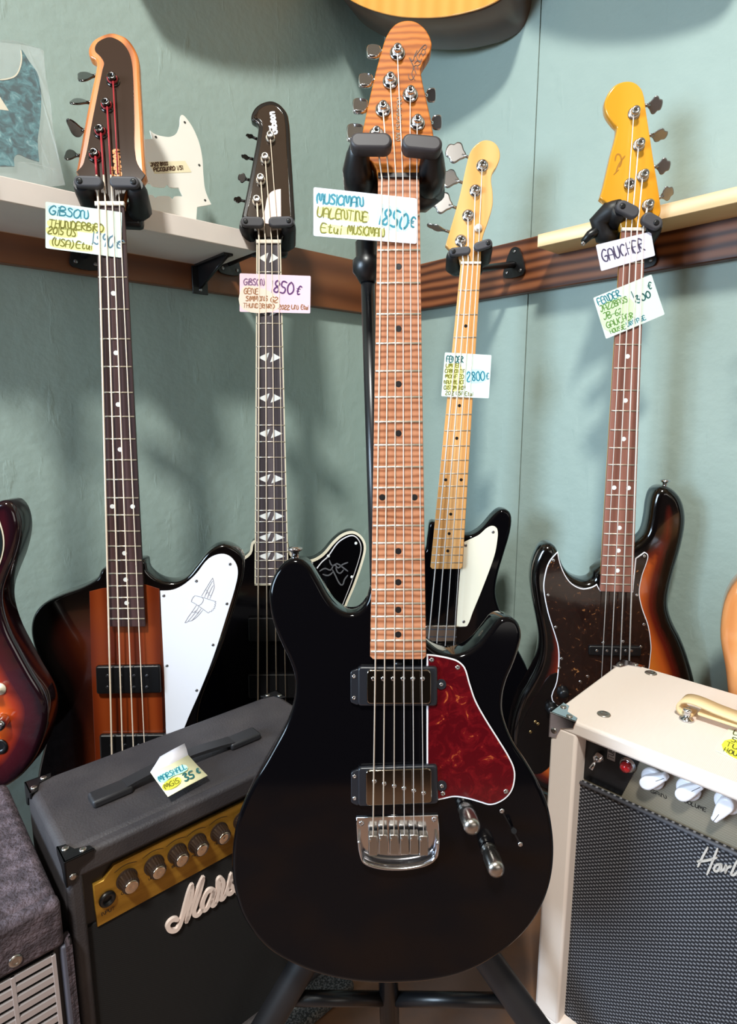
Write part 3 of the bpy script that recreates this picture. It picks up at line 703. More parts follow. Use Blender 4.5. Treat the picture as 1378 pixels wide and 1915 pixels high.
# ================================================================ centre guitar on its stand
fr = guitar_frame((745, 900), 0.583, 0, math.degrees(TH), (740, 1842))
FM = fr
g = root('electric_guitar', fr, 'glossy black six-string guitar with red tortoise pickguard on the stand in front', 'guitar')
FLAME = wood('flamed_roasted_maple', [(0.1, (142, 70, 20)), (0.45, (184, 102, 34)), (0.9, (198, 118, 46))], 44, 3.6, 'Y', 1.3, 0.45, 0.0, (0.35, 1, 1), 0.38, spec=0.15)
FLAMED = wood('flamed_rose_maple', [(0.1, (132, 78, 52)), (0.45, (178, 116, 82)), (0.9, (192, 132, 98))], 48, 3.6, 'Y', 1.1, 0.45, 0.0, (0.35, 1, 1), 0.30, spec=0.2)
bod = [(690, 1108), (684, 1127), (668, 1144), (647, 1146), (627, 1135), (611, 1115), (594, 1084), (578, 1058), (562, 1046), (541, 1046), (525, 1057), (511, 1078), (503, 1103), (503, 1128), (511, 1168), (527, 1208), (541, 1237), (550, 1265), (551, 1294), (546, 1322), (533, 1356), (517, 1387), (500, 1418), (478, 1455), (455, 1500), (440, 1545), (433, 1592), (433, 1640), (440, 1680), (455, 1720), (480, 1757), (512, 1786), (552, 1808), (600, 1826), (650, 1837), (700, 1842), (750, 1842), (800, 1838), (850, 1828), (892, 1812), (930, 1790), (965, 1763), (995, 1730), (1018, 1690), (1032, 1645), (1037, 1597), (1034, 1550), (1025, 1505), (1008, 1465), (985, 1425), (962, 1390), (948, 1358), (941, 1330), (942, 1300), (949, 1272), (961, 1244), (972, 1212), (976, 1187), (970, 1166), (955, 1155), (934, 1158), (915, 1180), (895, 1204), (871, 1220), (846, 1225), (820, 1217), (802, 1204), (796, 1195, 1), (692, 1100, 1)]
slab('body', smooth(fr.two(bod, 2, -.010), 5), -.054, -.010, GLOSSBLACK, g, 0.005, 4)
nk = Neck(fr, (707, 334), (784, 334), (692, 1233), (797, 1233), (744.5, 1218), 22)
fb_ = make_neck(nk, g, FLAME, FLAMED, 22, 0.003, 0.016, heel=nk.len * .985)
dots(nk, fb_, DOTBLACK, 0.0032, which=(3, 5, 7, 9, 12, 15, 17, 19, 21), spread=0.315)
nut(nk, g, mat('black_nut', (30, 22, 22), 0.4), .002, .0052)
hs = [(707, 336, 1), (704.5, 318), (699, 307), (688, 298, 1), (678, 246, 1), (698.6, 151), (718, 79), (727, 59), (739.4, 45), (755, 38.5), (773, 39), (788, 47), (800, 61), (807, 79), (806, 92), (800, 104), (791, 118), (787, 131), (789, 148), (796, 180), (805, 221), (812, 263, 1), (798, 282), (787, 300), (784.5, 318), (784, 336, 1)]
slab('headstock', smooth(fr.two(hs, 2, -.007), 5), -.021, -.007, FLAME, g, 0.0012, 2)
INK = mat('dark_brown_print', (74, 40, 20), 0.5)
px_strokes(fr, [[(763.5, 139), (768, 149), (775, 141)], [(776, 150), (770, 139), (773, 125), (765, 108), (770, 118), (778, 138)], [(772, 128), (778, 122), (781, 129)], [(775, 119), (782, 113), (786, 118), (780, 123)], [(778, 103), (784, 116), (788, 110)], [(783, 108), (787, 100), (791, 106)], [(787, 99), (792, 92), (795, 98), (791, 103)], [(775, 106), (783, 96), (790, 87), (796, 84), (796, 91), (791, 92)], [(791, 86), (789, 91)], [(768, 108), (771, 114), (775, 104), (780, 94)]], 1.1, INK, g, 2, -.0068, 'signature', .0002)
write(fr, 'MUSICMAN', (749, 262), (751, 184), 8.5, 1.5, mat('gold_print', (126, 96, 66), 0.45), g, 2, -.0068, 'maker_name', 0.1)
posts = [(360 / 5.632 + 640, 252.6), (716, 205.5), (729.7, 153), (743, 100), (767, 178), (780, 231)]
for q in posts: post(fr, g, q[0], q[1], -.007, .0042, .0085, CHROME, .0078, 1)
for r_, t_ in (((684, 249), (650, 249)), ((690, 200), (661, 198)), ((699, 151), (672, 151)), ((714, 97), (687, 97)), ((796, 179), (814, 178)), ((806, 230), (825, 229))):
    key(fr, g, r_, t_, -.019, 20, 'kidney', CHROME, 1.15)
SR = [.00075, .00065, .00055, .00048, .00042, .0004]
nx = [714.2, 727, 740.3, 753.3, 766.4, 779.4]; bx = [697.5, 716.5, 736.7, 756, 774, 792]; pk = [0, 1, 2, 3, 4, 5]
mid_py = 1235
for i in range(6):
    string(fr, g, posts[i] if i != 0 else posts[0], (nx[i], 333), (bx[i], 1562), 0.001, .003, .0085, SR[i], BRONZE if i < 3 else STEEL)
# pickups
RED = tortoise('red_tortoise', (74, 5, 12), (100, 12, 18), (228, 122, 60), 55, .46, .62, .74)
pg = [(797.7, 1223.5, 1), (814, 1225), (840, 1230), (857, 1236), (870, 1249), (879, 1278), (890, 1310), (908, 1343), (933, 1383), (953, 1416), (963, 1441), (962, 1466), (954, 1485), (938, 1499), (917, 1506), (897, 1501), (876, 1495), (850, 1491), (828, 1495), (797.7, 1501, 1)]
slab('pickguard_white_ply', smooth(fr.two(pg, 2, -.0085), 5), -.0101, -.0085, WHITEPLY, g, .0003, 1, label='white edge ply under the red pickguard')
o_ = ccw(smooth(fr.two(pg, 2, -.0075), 5))
pgo = slab('pickguard', inset(o_, .0015), -.0086, -.0075, RED, g, .0004, 2, label='red tortoiseshell pickguard')
screws(fr, pgo, [(855.7, 1248), (828, 1484), (946, 1480), (807, 1234)], -.0074, .0026, CHROME)
RING = mat('dark_pickup_ring', (30, 31, 36), 0.3)
SMOKEC = mat('pickup_cover_chrome', (150, 140, 128), 0.10, 1.0)
for cs, cov, tabs, poles, rs in (
    ([(669, 1247), (818, 1247), (818, 1321), (669, 1321)], [(686, 1253), (806, 1253), (806, 1317), (686, 1317)], ([(655, 1256), (671, 1250), (671, 1320), (655, 1314)], [(662, 1265), (662, 1305)]), [(698 + 18.4 * i, 1269) for i in range(6)], (825, 1280)),
    ([(669, 1436), (818, 1431), (820, 1504), (669, 1509)], [(684, 1441), (807, 1437), (808, 1502), (684, 1508)], ([(656, 1445), (671, 1438), (671, 1508), (656, 1502)], [(663, 1452), (663, 1493)]), [(700 + 18.4 * i, 1461 + 4.4 * i) for i in range(6)], (826, 1470))):
    p_ = pickup(fr, g, cs, -.0101, -.0035, RING, .002)
    c_ = pickup(fr, p_, cov, -.0036, -.0008, SMOKEC, .0012, 'cover')
    t_ = pickup(fr, p_, tabs[0], -.0101, -.006, RING, .001, 'side_tab')
    screws(fr, p_, tabs[1], -.0058, .0022, CHROME)
    x, y = fr.p(rs[0], rs[1], -.006); lathe('ear', (x, y, -.0101), (0, 0, 1), [(.0052, 0), (.0050, .0042)], RING, p_, 18); screws(fr, p_, [rs], -.0058, .0022, CHROME)
    for q in poles:
        x, y = fr.p(q[0], q[1], -.0008); lathe('pole_piece', (x, y, -.0009), (0, 0, 1), [(.0024, 0), (.0022, .0008), (.001, .0011)], CHROME, p_, 12)
# bridge
pl = [(666, 1529, 1), (819, 1524, 1), (822, 1572), (820, 1598), (815, 1608), (795, 1619), (770, 1626), (740, 1628), (708, 1625), (686, 1619), (675, 1609), (671, 1590), (668, 1572)]
br = slab('bridge', smooth(fr.two(pl, 2, -.0075), 4), -.0101, -.0075, CHROME, g, .0006, 2)
screws(fr, br, [(676, 1540), (812, 1532)], -.0073, .0028, CHROME)
lip = smooth(fr.two([(669, 1568), (672, 1592), (680, 1610), (706, 1620), (740, 1623), (772, 1620.5), (800, 1613), (815, 1600), (820, 1568)], 2, -.001), 5, False)
bm = bmesh.new(); N_ = len(lip); inn = []
for i, q in enumerate(lip):
    a = Vector(lip[max(0, i - 1)]); b = Vector(lip[min(N_ - 1, i + 1)]); t = (b - a).normalized(); nn = Vector((-t.y, t.x)); inn.append(Vector(q) + nn * .0022)
L4 = [[bm.verts.new((p[0], p[1], z)) for p in s_] for s_, z in ((lip, -.0078), (lip, .0035), (inn, .0035), (inn, -.0078))]
for A, B in zip(L4, L4[1:] + L4[:1]):
    for i in range(N_ - 1): bm.faces.new((A[i], A[i + 1], B[i + 1], B[i])).smooth = True
for k in (0, N_ - 1): bm.faces.new([l[k] for l in L4])
fin(bm, 'bridge_rim', CHROME, br)
for i in range(6):
    x, y = fr.p(bx[i], 1566 + (2 if i in (0, 5) else 0), .004)
    s_ = box('saddle', x - .0045, x + .0045, y - .016, y + .004, -.004, .0065, NICKEL, br, .0012)
    tube('saddle_spring', [(x, y - .004 - .0, -.001), (x, y - .016, -.001)], .002, CHROME, s_, 8)
    lathe('saddle_screw', (x - .003, y, .005), (0, 0, 1), [(.001, 0), (.001, .0035)], CHROME, s_, 8)
for b_, t_ in (((870, 1512), (895, 1560)), ((913, 1588), (936, 1637))):
    x, y = fr.p(b_[0], b_[1], -.01)
    lathe('knob', (x, y, -.0101), (0.06, -.10, 1), [(.0075, 0), (.0080, .001), (.0070, .003), (.0056, .008), (.0080, .010), (.0084, .012), (.0084, .028), (.0074, .031), (.0040, .0325), (.0008, .033)], NICKEL, g, 24)
sw = px_strokes(fr, [[(941, 1521), (971, 1575)]], 5, PLASTIC, g, 2, -.0101, 'selector_switch', .0006)
tube('switch_tip', [G3(fr, 958, 1548, -.0095), G3(fr, 961, 1554, .004)], [.0015, .0028], PLASTIC, sw, 10)
screws(fr, sw, [(938.6, 1516.6), (973, 1579)], -.0092, .0026, CHROME)
strap_button(fr, g, 552, 1047, -.028, (0, 1, .1))
tube('truss_wheel', [G3(fr, 738, 1241, -.008), G3(fr, 752, 1241, -.008)], .0025, SATINBLACK, g, 12)
# price card tucked under the strings
card('price_card', fr, [(586, 350), (779, 371), (779, 456), (586, 441)], [.0068, .0012, .0012, .0068], 'white card reading 1850 euro tucked on the flamed neck of the front guitar', PWHITE,
     [('MUSICMAN', (593, 380), (677, 387), 18, 2.6, ITEAL), ('VALENTINE', (593, 405), (686, 415), 18, 2.2, IOLIVE), ('Etui', (600, 434), (637, 438), 17, 2.0, IOLIVE), ('MUSICMAN', (650, 437), (716, 443), 16, 2.0, IOLIVE), ('1850', (707, 418), (758, 430), 30, 3.0, ITEAL), ('€', (764, 424), (774, 426), 20, 2.4, ITEAL)],
     [([(595, 388), (640, 388), (686, 398), (688, 414), (640, 412), (598, 402)], HYEL), ([(602, 420), (650, 424), (718, 428), (716, 442), (660, 440), (602, 434)], HYEL), ([(592, 364), (676, 370), (678, 385), (594, 380)], HBLUE), ([(706, 384), (726, 384), (766, 400), (764, 430), (712, 422)], HBLUE)])

# ---- stand carrying it
sb = on_z(730, 1930, 0.0)
base = Vector((0.02, 0.70, 0))
fs_ = Frame(base, (1, 0, 0), (0, 1, 0), (0, 0, 1))
st = root('guitar_stand', fs_, 'black floor stand with padded yoke and tripod legs holding the front guitar', 'stand')
SL = lambda w: Vector(w) - base
ptop = at(686, 470, .655); pmid = at(699, 1060, .68); pb = at(729, 1925, .755)
pdir = (pb - ptop).normalized()
tube('upper_pole', [SL(ptop), SL(lerp(ptop, pb, .55))], .0078, SATINBLACK, st, 16)
tube('lower_tube', [SL(lerp(ptop, pb, .50)), SL(pb)], .0125, SATINBLACK, st, 18)
lathe('clutch', SL(ptop) - pdir * .012, pdir, [(.010, 0), (.0125, .002), (.0125, .018), (.0165, .022), (.0165, .034), (.0120, .040), (.009, .046)], PLASTIC, st, 22)
hub = lerp(ptop, pb, .70)
lathe('leg_collar', SL(hub) - pdir * .02, pdir, [(.016, 0), (.022, .004), (.024, .02), (.022, .04), (.015, .046)], PLASTIC, st, 24)
for (a, b) in (((628, 1700), (432, 2030)), ((846, 1700), (1085, 2040))):
    A = at(a[0], a[1], .715); B = on_z(b[0], b[1], 0.014); d = (B - A)
    A0 = lerp(A, hub, .35)
    lg = tube('leg', [SL(hub), SL(A), SL(lerp(A, B, .9)), SL(B)], [.012, .0165, .0175, .017], RUBBERDARK, st, 18)
    lathe('rubber_foot', SL(B), -d.normalized(), [(.0175, 0), (.019, .003), (.018, .012), (.013, .014)], PLASTIC, lg, 16)
    br_p = lerp(A, B, .50); tube('brace', [SL(lerp(ptop, pb, .955)), SL(br_p)], .0085, SATINBLACK, st, 10)
Bk = Vector((.03, 1.0, .014)); lg = tube('leg', [SL(hub), SL(Bk)], [.013, .0165], RUBBERDARK, st, 16)
tube('brace', [SL(lerp(ptop, pb, .955)), SL(lerp(hub, Bk, .6))], .0085, SATINBLACK, st, 10)
inv = lambda w: SL(w)
def yw(px, py, z): return SL(fr.world(*G3(fr, px, py, z)))
for sx_, pad, armx in ((-1, ((655, 268), (733, 269)), 668), (1, ((826, 276), (751, 269)), 806)):
    A2, B2 = Vector(fr.p(pad[0][0], pad[0][1], .016)), Vector(fr.p(pad[1][0], pad[1][1], .016)); d2 = (B2 - A2).normalized(); r_ = .0080; n2 = Vector((-d2.y, d2.x))
    o_ = [tuple(A2 + d2 * r_ + d2 * r_ * math.cos(t) + n2 * r_ * math.sin(t)) for t in [math.pi / 2 + math.pi * k / 12 for k in range(13)]]
    o_ += [tuple(B2 - d2 * r_ + d2 * r_ * math.cos(t) + n2 * r_ * math.sin(t)) for t in [-math.pi / 2 + math.pi * k / 12 for k in range(13)]]
    bm = bmesh.new(); slab_bm(bm, o_, .006, .022, .003, 3); M_ = Matrix.Translation(-base) @ fr.matrix()
    for v in bm.verts: v.co = M_ @ v.co
    fin(bm, 'finger_pad', mat('charcoal_rubber', (58, 52, 53), 0.5), st)
    A = yw(pad[0][0], pad[0][1], .010); d = (yw(pad[1][0], pad[1][1], .010) - A).normalized(); N_ = fr.ax[2]
    pts = [A + d * r_ - N_ * .004, A + d * r_ * .9 - N_ * .016, yw(armx, 318, -.012), yw(armx + sx_ * (-3), 340, -.034), yw(armx - sx_ * 18, 352, -.050)]
    bm = bmesh.new(); tube_bm(bm, pts, [.0085, .0115, .0150, .0170, .0150], 16); fin(bm, 'yoke_arm', PLASTIC, st)
bm = bmesh.new()
tube_bm(bm, [yw(664, 345, -.040), yw(700, 356, -.052), yw(790, 358, -.052), yw(816, 345, -.040)], [.016, .021, .021, .016], 16); fin(bm, 'yoke_block', PLASTIC, st)
tube('yoke_post', [yw(742, 358, -.052), SL(lerp(ptop, pb, -.03)), SL(lerp(ptop, pb, .02))], .010, PLASTIC, st, 14)

# ================================================================ sunburst bass with white pickguard (left)
fr = guitar_frame((232, 800), 0.862, 10, 1.5, (240, 1700)); F1 = fr
g = root('bass_guitar', fr, 'sunburst bass with white bird pickguard hanging at the left wall', 'bass guitar', 'bass guitars on wall hangers')
NATBEV = wood('amber_mahogany', [(0.1, (150, 78, 34)), (0.5, (196, 112, 52)), (0.9, (214, 136, 72))], 10, 2.5, 'X', 1, .25, .2, (1, .12, 1), .4)
BURST1 = burst('tobacco_burst_wings', [(0.02, (6, 4, 4)), (0.24, (10, 5, 4)), (0.46, (40, 13, 8)), (0.75, (78, 30, 12)), (0.98, (104, 42, 14))])
STRIP = wood('red_brown_mahogany', [(0.1, (92, 32, 12)), (0.5, (124, 48, 18)), (0.9, (146, 64, 26))], 9, 2.5, 'X', 1, .15, .4, (1, .08, 1), .35)
b1 = [(192, 1064), (181, 1082), (153, 1099), (115, 1113), (83, 1128), (66, 1145), (58, 1166), (58, 1191), (66, 1221), (83, 1256), (101, 1288), (103, 1315), (94, 1350), (80, 1400), (68, 1460), (68, 1520), (88, 1580), (130, 1630), (180, 1668), (240, 1690), (300, 1692), (352, 1676), (388, 1640), (404, 1590), (402, 1530), (388, 1460), (374, 1400), (370, 1345), (376, 1310), (387, 1280), (404, 1239), (432, 1159), (449, 1103), (457, 1061), (453, 1038), (435, 1023), (414, 1019), (391, 1031), (369, 1057), (348, 1081), (324, 1090), (297, 1085), (276, 1068), (268, 1047)]
slab_burst('body', smooth(fr.two(b1, 2, -.011), 4), -.048, -.011, BURST1, g, .005)
slab('centre_block', fr.two([(167, 1106, 1), (192, 1100, 1), (268, 1092, 1), (298, 1101, 1), (300, 1200), (306, 1400), (314, 1690), (190, 1688), (177, 1400), (170, 1240)], 2, -.0104), -.012, -.0104, STRIP, g, .0006, 2, label='red-brown through-neck strip')
nk = Neck(fr, (178.5, 385), (231.5, 385), (205, 1172), (272, 1172), (238, 1157), 20)
DARKN = mat('dark_brown_neck', (46, 24, 18), 0.25, 0, .2)
BLK = wood('dark_rosewood', [(0.1, (44, 30, 30)), (0.5, (66, 46, 46)), (0.9, (86, 62, 62))], 12, 3, 'X', 1, .38, 0, (1, .1, 1), .5)
fb_ = make_neck(nk, g, DARKN, BLK, 20, .001, .018, heel=nk.fd(17))
dots(nk, fb_, PEARL, .0034, spread=.30)
nut(nk, g, BONE, .0025, .0055, .0006)
HF = head_frame(fr, (205, 384), 17); keep = set(g.children); fr0 = fr; fr = HF
ho = [(141, 320, 1), (144, 308), (159.3, 224), (169.4, 174), (180.3, 120), (178, 111), (168.4, 105), (164.8, 96), (166, 86), (175, 73), (193, 63.5), (207.7, 60), (222.4, 63), (238, 71), (252, 90), (259, 109), (261, 141), (265.3, 214.5), (271, 315), (273.5, 328, 1), (266, 338, 1), (240, 352), (231, 384, 1), (179, 384, 1), (174, 352), (153, 335, 1)]
slab('headstock', smooth(fr.two(ho, 2, -.008), 4), -.024, -.008, NATBEV, g, .004, 4)
HFACE = mat('dark_gloss_brown_reflection', (58, 42, 34), 0.10, 0, .4)  # brown of the reflected ceiling is mixed into the dark base
hi = [(142, 321, 1), (156, 304), (173, 220), (191, 130), (194, 117), (187.6, 105), (177, 93), (182, 79), (198.6, 70), (211.4, 70), (230, 81), (242.5, 101), (248, 132), (251, 214), (254, 297), (272, 327, 1), (265, 337, 1), (239, 351), (230.5, 383, 1), (180, 383, 1), (175, 351), (154, 334, 1)]
slab('headstock_face', smooth(fr.two(hi, 2, -.0068), 4), -.0085, -.0068, HFACE, g, .0008, 2)
RSILK = mat('red_string_silk', (176, 44, 52), 0.5)
ps = [(178.5, 293), (188.6, 249), (200.4, 200), (211.4, 152)]
kr = [((146, 291), (134, 290), 24), ((157, 244), (141, 239), 88), ((167, 192), (146, 190), 38), ((178, 142), (158, 145), 30)]
for q in ps: post(fr, g, q[0], q[1], -.0068, .0062, .010, SMOKE, .0098, 2, RSILK)
for r_, t_, a_ in kr: key(fr, g, r_, (t_[0] - 11, t_[1] - 1), -.018, a_, 'tulip', SMOKE, 1.2)
angled(g, fr0, HF, keep); fr = fr0
nx = [184, 197.4, 210.3, 223.5]; bx1 = [209, 229, 249.5, 270.3]
for i in range(4):
    M_ = fr.matrix().inverted() @ HF.matrix(); p0 = M_ @ G3(HF, *ps[i], .0015); p1 = G3(fr, nx[i], 384, .0035)
    q_ = lerp(p0, p1, min(1, (328 - ps[i][1]) / (384 - ps[i][1])))
    tube('string_silk', [p0, q_], [.0016, .0013, .0012, .001][i], RSILK, g, 6)
    P = [q_, p1, G3(fr, bx1[i] + (bx1[i] - nx[i]) * .0, 1400, .009), G3(fr, bx1[i] + (bx1[i] - nx[i]) * .19, 1590, .010)]
    tube('string', P, [.0014, .0011, .0009, .0007][i], BRONZE, g, 6)
# rotated headstock script
def maker_script(fr, g, x0, y0, x1, y1, h, w, m, z):
    return write(fr, 'Gibson', (x0, y0), (x1, y1), h, w, m, g, 2, z, 'maker_name', 0.15, .0003, italic=0.12)
keep = set(g.children); maker_script(HF, g, 226, 330, 222, 281, 17, 3.2, mat('orange_print', (236, 150, 74), 0.5), -.0066); angled(g, fr, HF, keep)
pg1 = [(299.5, 1105, 1), (324, 1103), (345, 1092.5), (366, 1074), (390, 1045), (414, 1036), (432, 1042), (444, 1061), (443, 1086), (425, 1148), (400, 1226), (376, 1288), (352, 1343), (318, 1428), (312, 1432, 1), (307, 1263, 1)]
pgo = slab('pickguard', smooth(fr.two(pg1, 2, -.0085), 4), -.0103, -.0085, WHITEPLY, g, .0004, 2, label='white pickguard with a printed bird')
screws(fr, pgo, [(430, 1055), (367, 1086.5), (306, 1114), (424, 1129), (398, 1206), (312, 1245), (367.5, 1291)], -.0083, .0024)
def em(pts): return [(320 + q[0] / 10.6, 1060 + q[1] / 10.6) + tuple(q[2:3]) for q in pts]
BIRD = [[(820, 220), (720, 380), (600, 580)], [(820, 220), (835, 280), (850, 370), (850, 420), (765, 630)], [(815, 285), (740, 420), (660, 600)], [(830, 370), (775, 470), (715, 620)], [(690, 455), (715, 490), (690, 540)], [(735, 500), (750, 550), (780, 570)],
        [(470, 570), (600, 600), (890, 690, 1), (865, 705, 1), (886, 728, 1), (860, 745, 1), (878, 772, 1), (850, 788, 1), (864, 818, 1), (832, 826, 1), (836, 856, 1), (802, 856, 1), (800, 886, 1), (768, 882, 1), (735, 915, 1), (560, 790), (440, 710), (400, 690), (430, 610), (470, 570)], [(600, 600), (640, 650), (590, 740), (530, 770)], [(500, 760), (420, 880), (270, 1110), (340, 1080), (420, 1060), (530, 970), (620, 860)], [(540, 800), (480, 900), (335, 1075)], [(590, 830), (530, 920), (410, 1060)], [(410, 880), (440, 905), (480, 870)], [(480, 895), (515, 915), (550, 880)]]
px_strokes(fr, [em(s_) for s_ in BIRD], 0.9, mat('grey_print', (150, 146, 152), 0.5), pgo, 2, -.0083, 'bird_print', .0002, 2)
for cs in ([(178, 1247), (299, 1245), (301, 1297), (180, 1299)], [(185, 1376), (309, 1374), (311, 1428), (187, 1430)]):
    p_ = pickup(fr, g, cs, -.0106, -.001, PLASTIC, .003)
    for fx in (.19, .395, .60, .80):
        for fy in (.33, .74):
            x, y = fr.p(cs[0][0] + (cs[1][0] - cs[0][0]) * fx, cs[0][1] + (cs[3][1] - cs[0][1]) * fy, -.001)
            lathe('pole_piece', (x, y, -.0012), (0, 0, 1), [(.0030, 0), (.0028, .0007), (.0012, .001)], mat('dark_pole', (70, 70, 74), .35, .8), p_, 10)
bp = fr.two([(205, 1585), (310, 1585), (310, 1625), (205, 1625)], 2, -.004)
slab('bridge', bp, -.0106, .004, PLASTIC, g, .002)
card('price_card', fr, [(85, 377), (228, 397), (227, 482), (85, 464)], [.0050, .0014, .0014, .0050], 'mint card reading 1390 euro on the neck of the left sunburst bass', PMINT,
     [('GiBSON', (92, 400), (162, 410), 16, 2.0, ITEAL), ('THUNDERBiRD', (92, 424), (193, 434), 14, 2.0, IOLIVE), ('2015 VS', (90, 436), (141, 443), 13, 1.9, IOLIVE), ('(USA)', (96, 457), (136, 464), 13, 1.8, IOLIVE), ('Etui', (143, 463), (171, 467), 12, 1.8, IOLIVE), ('1390', (171, 455), (211, 463), 22, 2.2, IGREY), ('€', (215, 460), (224, 466), 18, 2.0, IGREY)],
     [([(90, 412), (140, 416), (195, 424), (194, 436), (140, 432), (92, 424)], HYEL), ([(88, 425), (142, 431), (142, 444), (90, 438)], HYEL), ([(94, 448), (150, 456), (172, 460), (172, 470), (130, 466), (95, 460)], HYEL), ([(92, 384), (160, 394), (164, 408), (94, 400)], HBLUE)])
yoke_hanger(fr, 'guitar_hanger', 'black padded hanger gripping the headstock of the left sunburst bass', 'hanger', [((139, 340), (193, 341), .0075), ((261, 342), (205, 341), .0075)], (205, 385), .006, .035, NL, FL.world(0, 0, 0), .030, 1.15)

# ================================================================ black bass with pink card
fr = guitar_frame((507, 800), 1.065, 8, 2.0, (560, 1480)); F2 = fr
g = root('bass_guitar', fr, 'black bass with zigzag fretboard inlays and white-edged body behind the black guitar', 'bass guitar', 'bass guitars on wall hangers')
b2 = [(474, 1012), (466, 1034), (446, 1048), (410, 1066), (380, 1090), (366, 1116), (362, 1146), (366, 1190), (368, 1240), (366, 1290), (364, 1340), (374, 1400), (420, 1450), (480, 1478), (550, 1484), (610, 1468), (642, 1430), (640, 1380), (622, 1330), (612, 1285), (618, 1240), (632, 1190), (647, 1135), (664, 1094), (680, 1046), (684, 1021), (676, 1003), (660, 994), (640, 999), (623, 1013), (602, 1037), (580, 1048), (556, 1045), (541, 1030), (536, 1012)]
slab('body', smooth(fr.two(b2, 2, -.012), 4), -.050, -.0115, GLOSSBLACK, g, .002, 3)
ring = ccw(smooth(fr.two(b2, 2, -.0118), 4)); bm = bmesh.new()
A = [bm.verts.new((x, y, -.0112)) for x, y in inset(ring, -.0004)]; B = [bm.verts.new((x, y, -.0112)) for x, y in inset(ring, .0042)]; C_ = [bm.verts.new((x, y, -.0165)) for x, y in inset(ring, -.0004)]
for i in range(len(ring)):
    j = (i + 1) % len(ring); bm.faces.new((A[i], A[j], B[j], B[i])); bm.faces.new((C_[i], C_[j], A[j], A[i]))
fin(bm, 'body_binding', CREAM, g, label='cream binding around the black body')
nk = Neck(fr, (479.3, 455.5), (525, 455.5), (476, 1094.6), (540, 1094.6), (507.5, 1092), 22)
EBONY = wood('grey_ebony', [(0.1, (52, 46, 50)), (0.5, (80, 72, 78)), (0.9, (104, 94, 98))], 12, 3, 'X', 1, .38, 0, (1, .1, 1), .5)
dist = [nk.fd(n) for n in (1, 3, 5)]
fb_ = make_neck(nk, g, PLASTIC, EBONY, 22, .0006, .018, heel=nk.len * .97, binding=CREAM, fret_m=mat('pale_fret', (226, 214, 200), .35, .8))
for n in (1, 3, 5, 7, 9, 12, 15, 17, 19):
    dd = (nk.fd(n) + nk.fd(n - 1)) / 2; L, R = nk.edge(dd); c = (L + R) / 2; h = (R - L) / 2; v = Vector((0, .0088))
    for s_ in (-1, 1):
        tri = [c + h * (.78 * s_), c + h * (.14 * s_) + v * s_ * .2 + v * .8, c + h * (.06 * s_) + v * (.35 * s_), c + h * (-.10 * s_) + v * (1.0 * s_), c + h * (.02 * s_) - v * s_ * .1, c + h * (.16 * s_) - v]
        tri = [c + h * (.82 * s_), c + h * (.30 * s_) + v * .85, c + h * (-.02 if s_ > 0 else -.30) * 1 + v * (.95 if s_ > 0 else .5), c + h * (.26 * s_) - v * .85]
        if s_ < 0: tri = [c - h * .82, c - h * .28 + v * .7, c - h * .02 + v * .95, c - h * .26 - v * .85]
        else: tri = [c + h * .82, c + h * .28 - v * .7, c + h * .02 - v * .95, c + h * .26 + v * .85]
        slab('inlay', [tuple(q) for q in tri], -.0003, .00035, PEARL, fb_)
nut(nk, g, BONE, .0028, .006, .0004)
HF = head_frame(fr, (502, 452), 12); keep = set(g.children); fr0 = fr; fr = HF
ho = [(452, 404, 1), (472, 304), (483, 240), (480, 230), (470, 222.5), (471, 211), (481, 197), (496, 189.5), (511, 188.5), (527, 198), (539, 217), (544, 280), (551, 391), (552, 408, 1), (540, 425), (525, 452, 1), (479, 452, 1), (470, 428)]
slab('headstock', smooth(fr.two(ho, 2, -.008), 4), -.023, -.008, mat('black_gloss_edge', (22, 18, 16), .12, 0, .4), g, .003, 3)
hi = ccw(smooth(fr.two(ho, 2, -.0068), 4))
slab('headstock_face', inset(hi, .0075), -.0085, -.0066, mat('black_gloss_brown_reflection', (58, 44, 34), .09, 0, .4), g, .0016, 3)  # black gloss with the room's brown reflection put into its base colour
ps = [(480.5, 378), (487.7, 338), (496, 299), (505.7, 259)]
for q in ps: post(fr, g, q[0], q[1], -.0066, .0066, .012, NICKEL, .0085, 1, BRONZE)
for r_, t_, a_ in (((456, 376), (438, 372), 20), ((464, 336), (446, 331), -10), ((470, 297), (452, 292), 84), ((478, 259), (461, 252), 30)):
    key(fr, g, r_, t_, -.018, a_, 'clover', mat('black_chrome', (52, 48, 46), .25, .9), 1.0)
maker_script(fr, g, 518, 250, 513, 210, 13, 2.6, WHITEPLY, -.0064)
tr = [(491, 416), (493, 400), (496, 388), (499.7, 369), (508, 358), (525, 353, 1), (526, 416, 1)]
slab('truss_cover', smooth(fr.two(tr, 2, -.005), 4), -.0068, -.005, mat('pink_white_plastic', (244, 216, 206), .35), g, .0005, 2)
angled(g, fr0, HF, keep); fr = fr0
nx = [484.5, 496.3, 508, 520]
for i in range(4):
    mid = (481.8 + 14.2 * i, 1047); low = (482 + 17 * i, 1300)
    P = [fr.matrix().inverted() @ HF.matrix() @ G3(HF, *ps[i], .002), G3(fr, nx[i], 452, .004), G3(fr, 482 + 17.8 * i, 1400, .011)]
    tube('string', P, [.0014, .0011, .0009, .0007][i], BRONZE, g, 6)
pg2 = [(600, 1052), (612, 1041), (630, 1016), (645, 1005), (660, 1001), (671, 1009), (676, 1024), (672, 1046), (656, 1094), (640, 1135), (622, 1190), (606, 1240), (600, 1300), (574, 1300, 1), (574, 1120), (585, 1075)]
po = ccw(smooth(fr.two(pg2, 2, -.009), 4))
slab('pickguard_white_ply', po, -.0116, -.0098, WHITEPLY, g, .0003, 1)
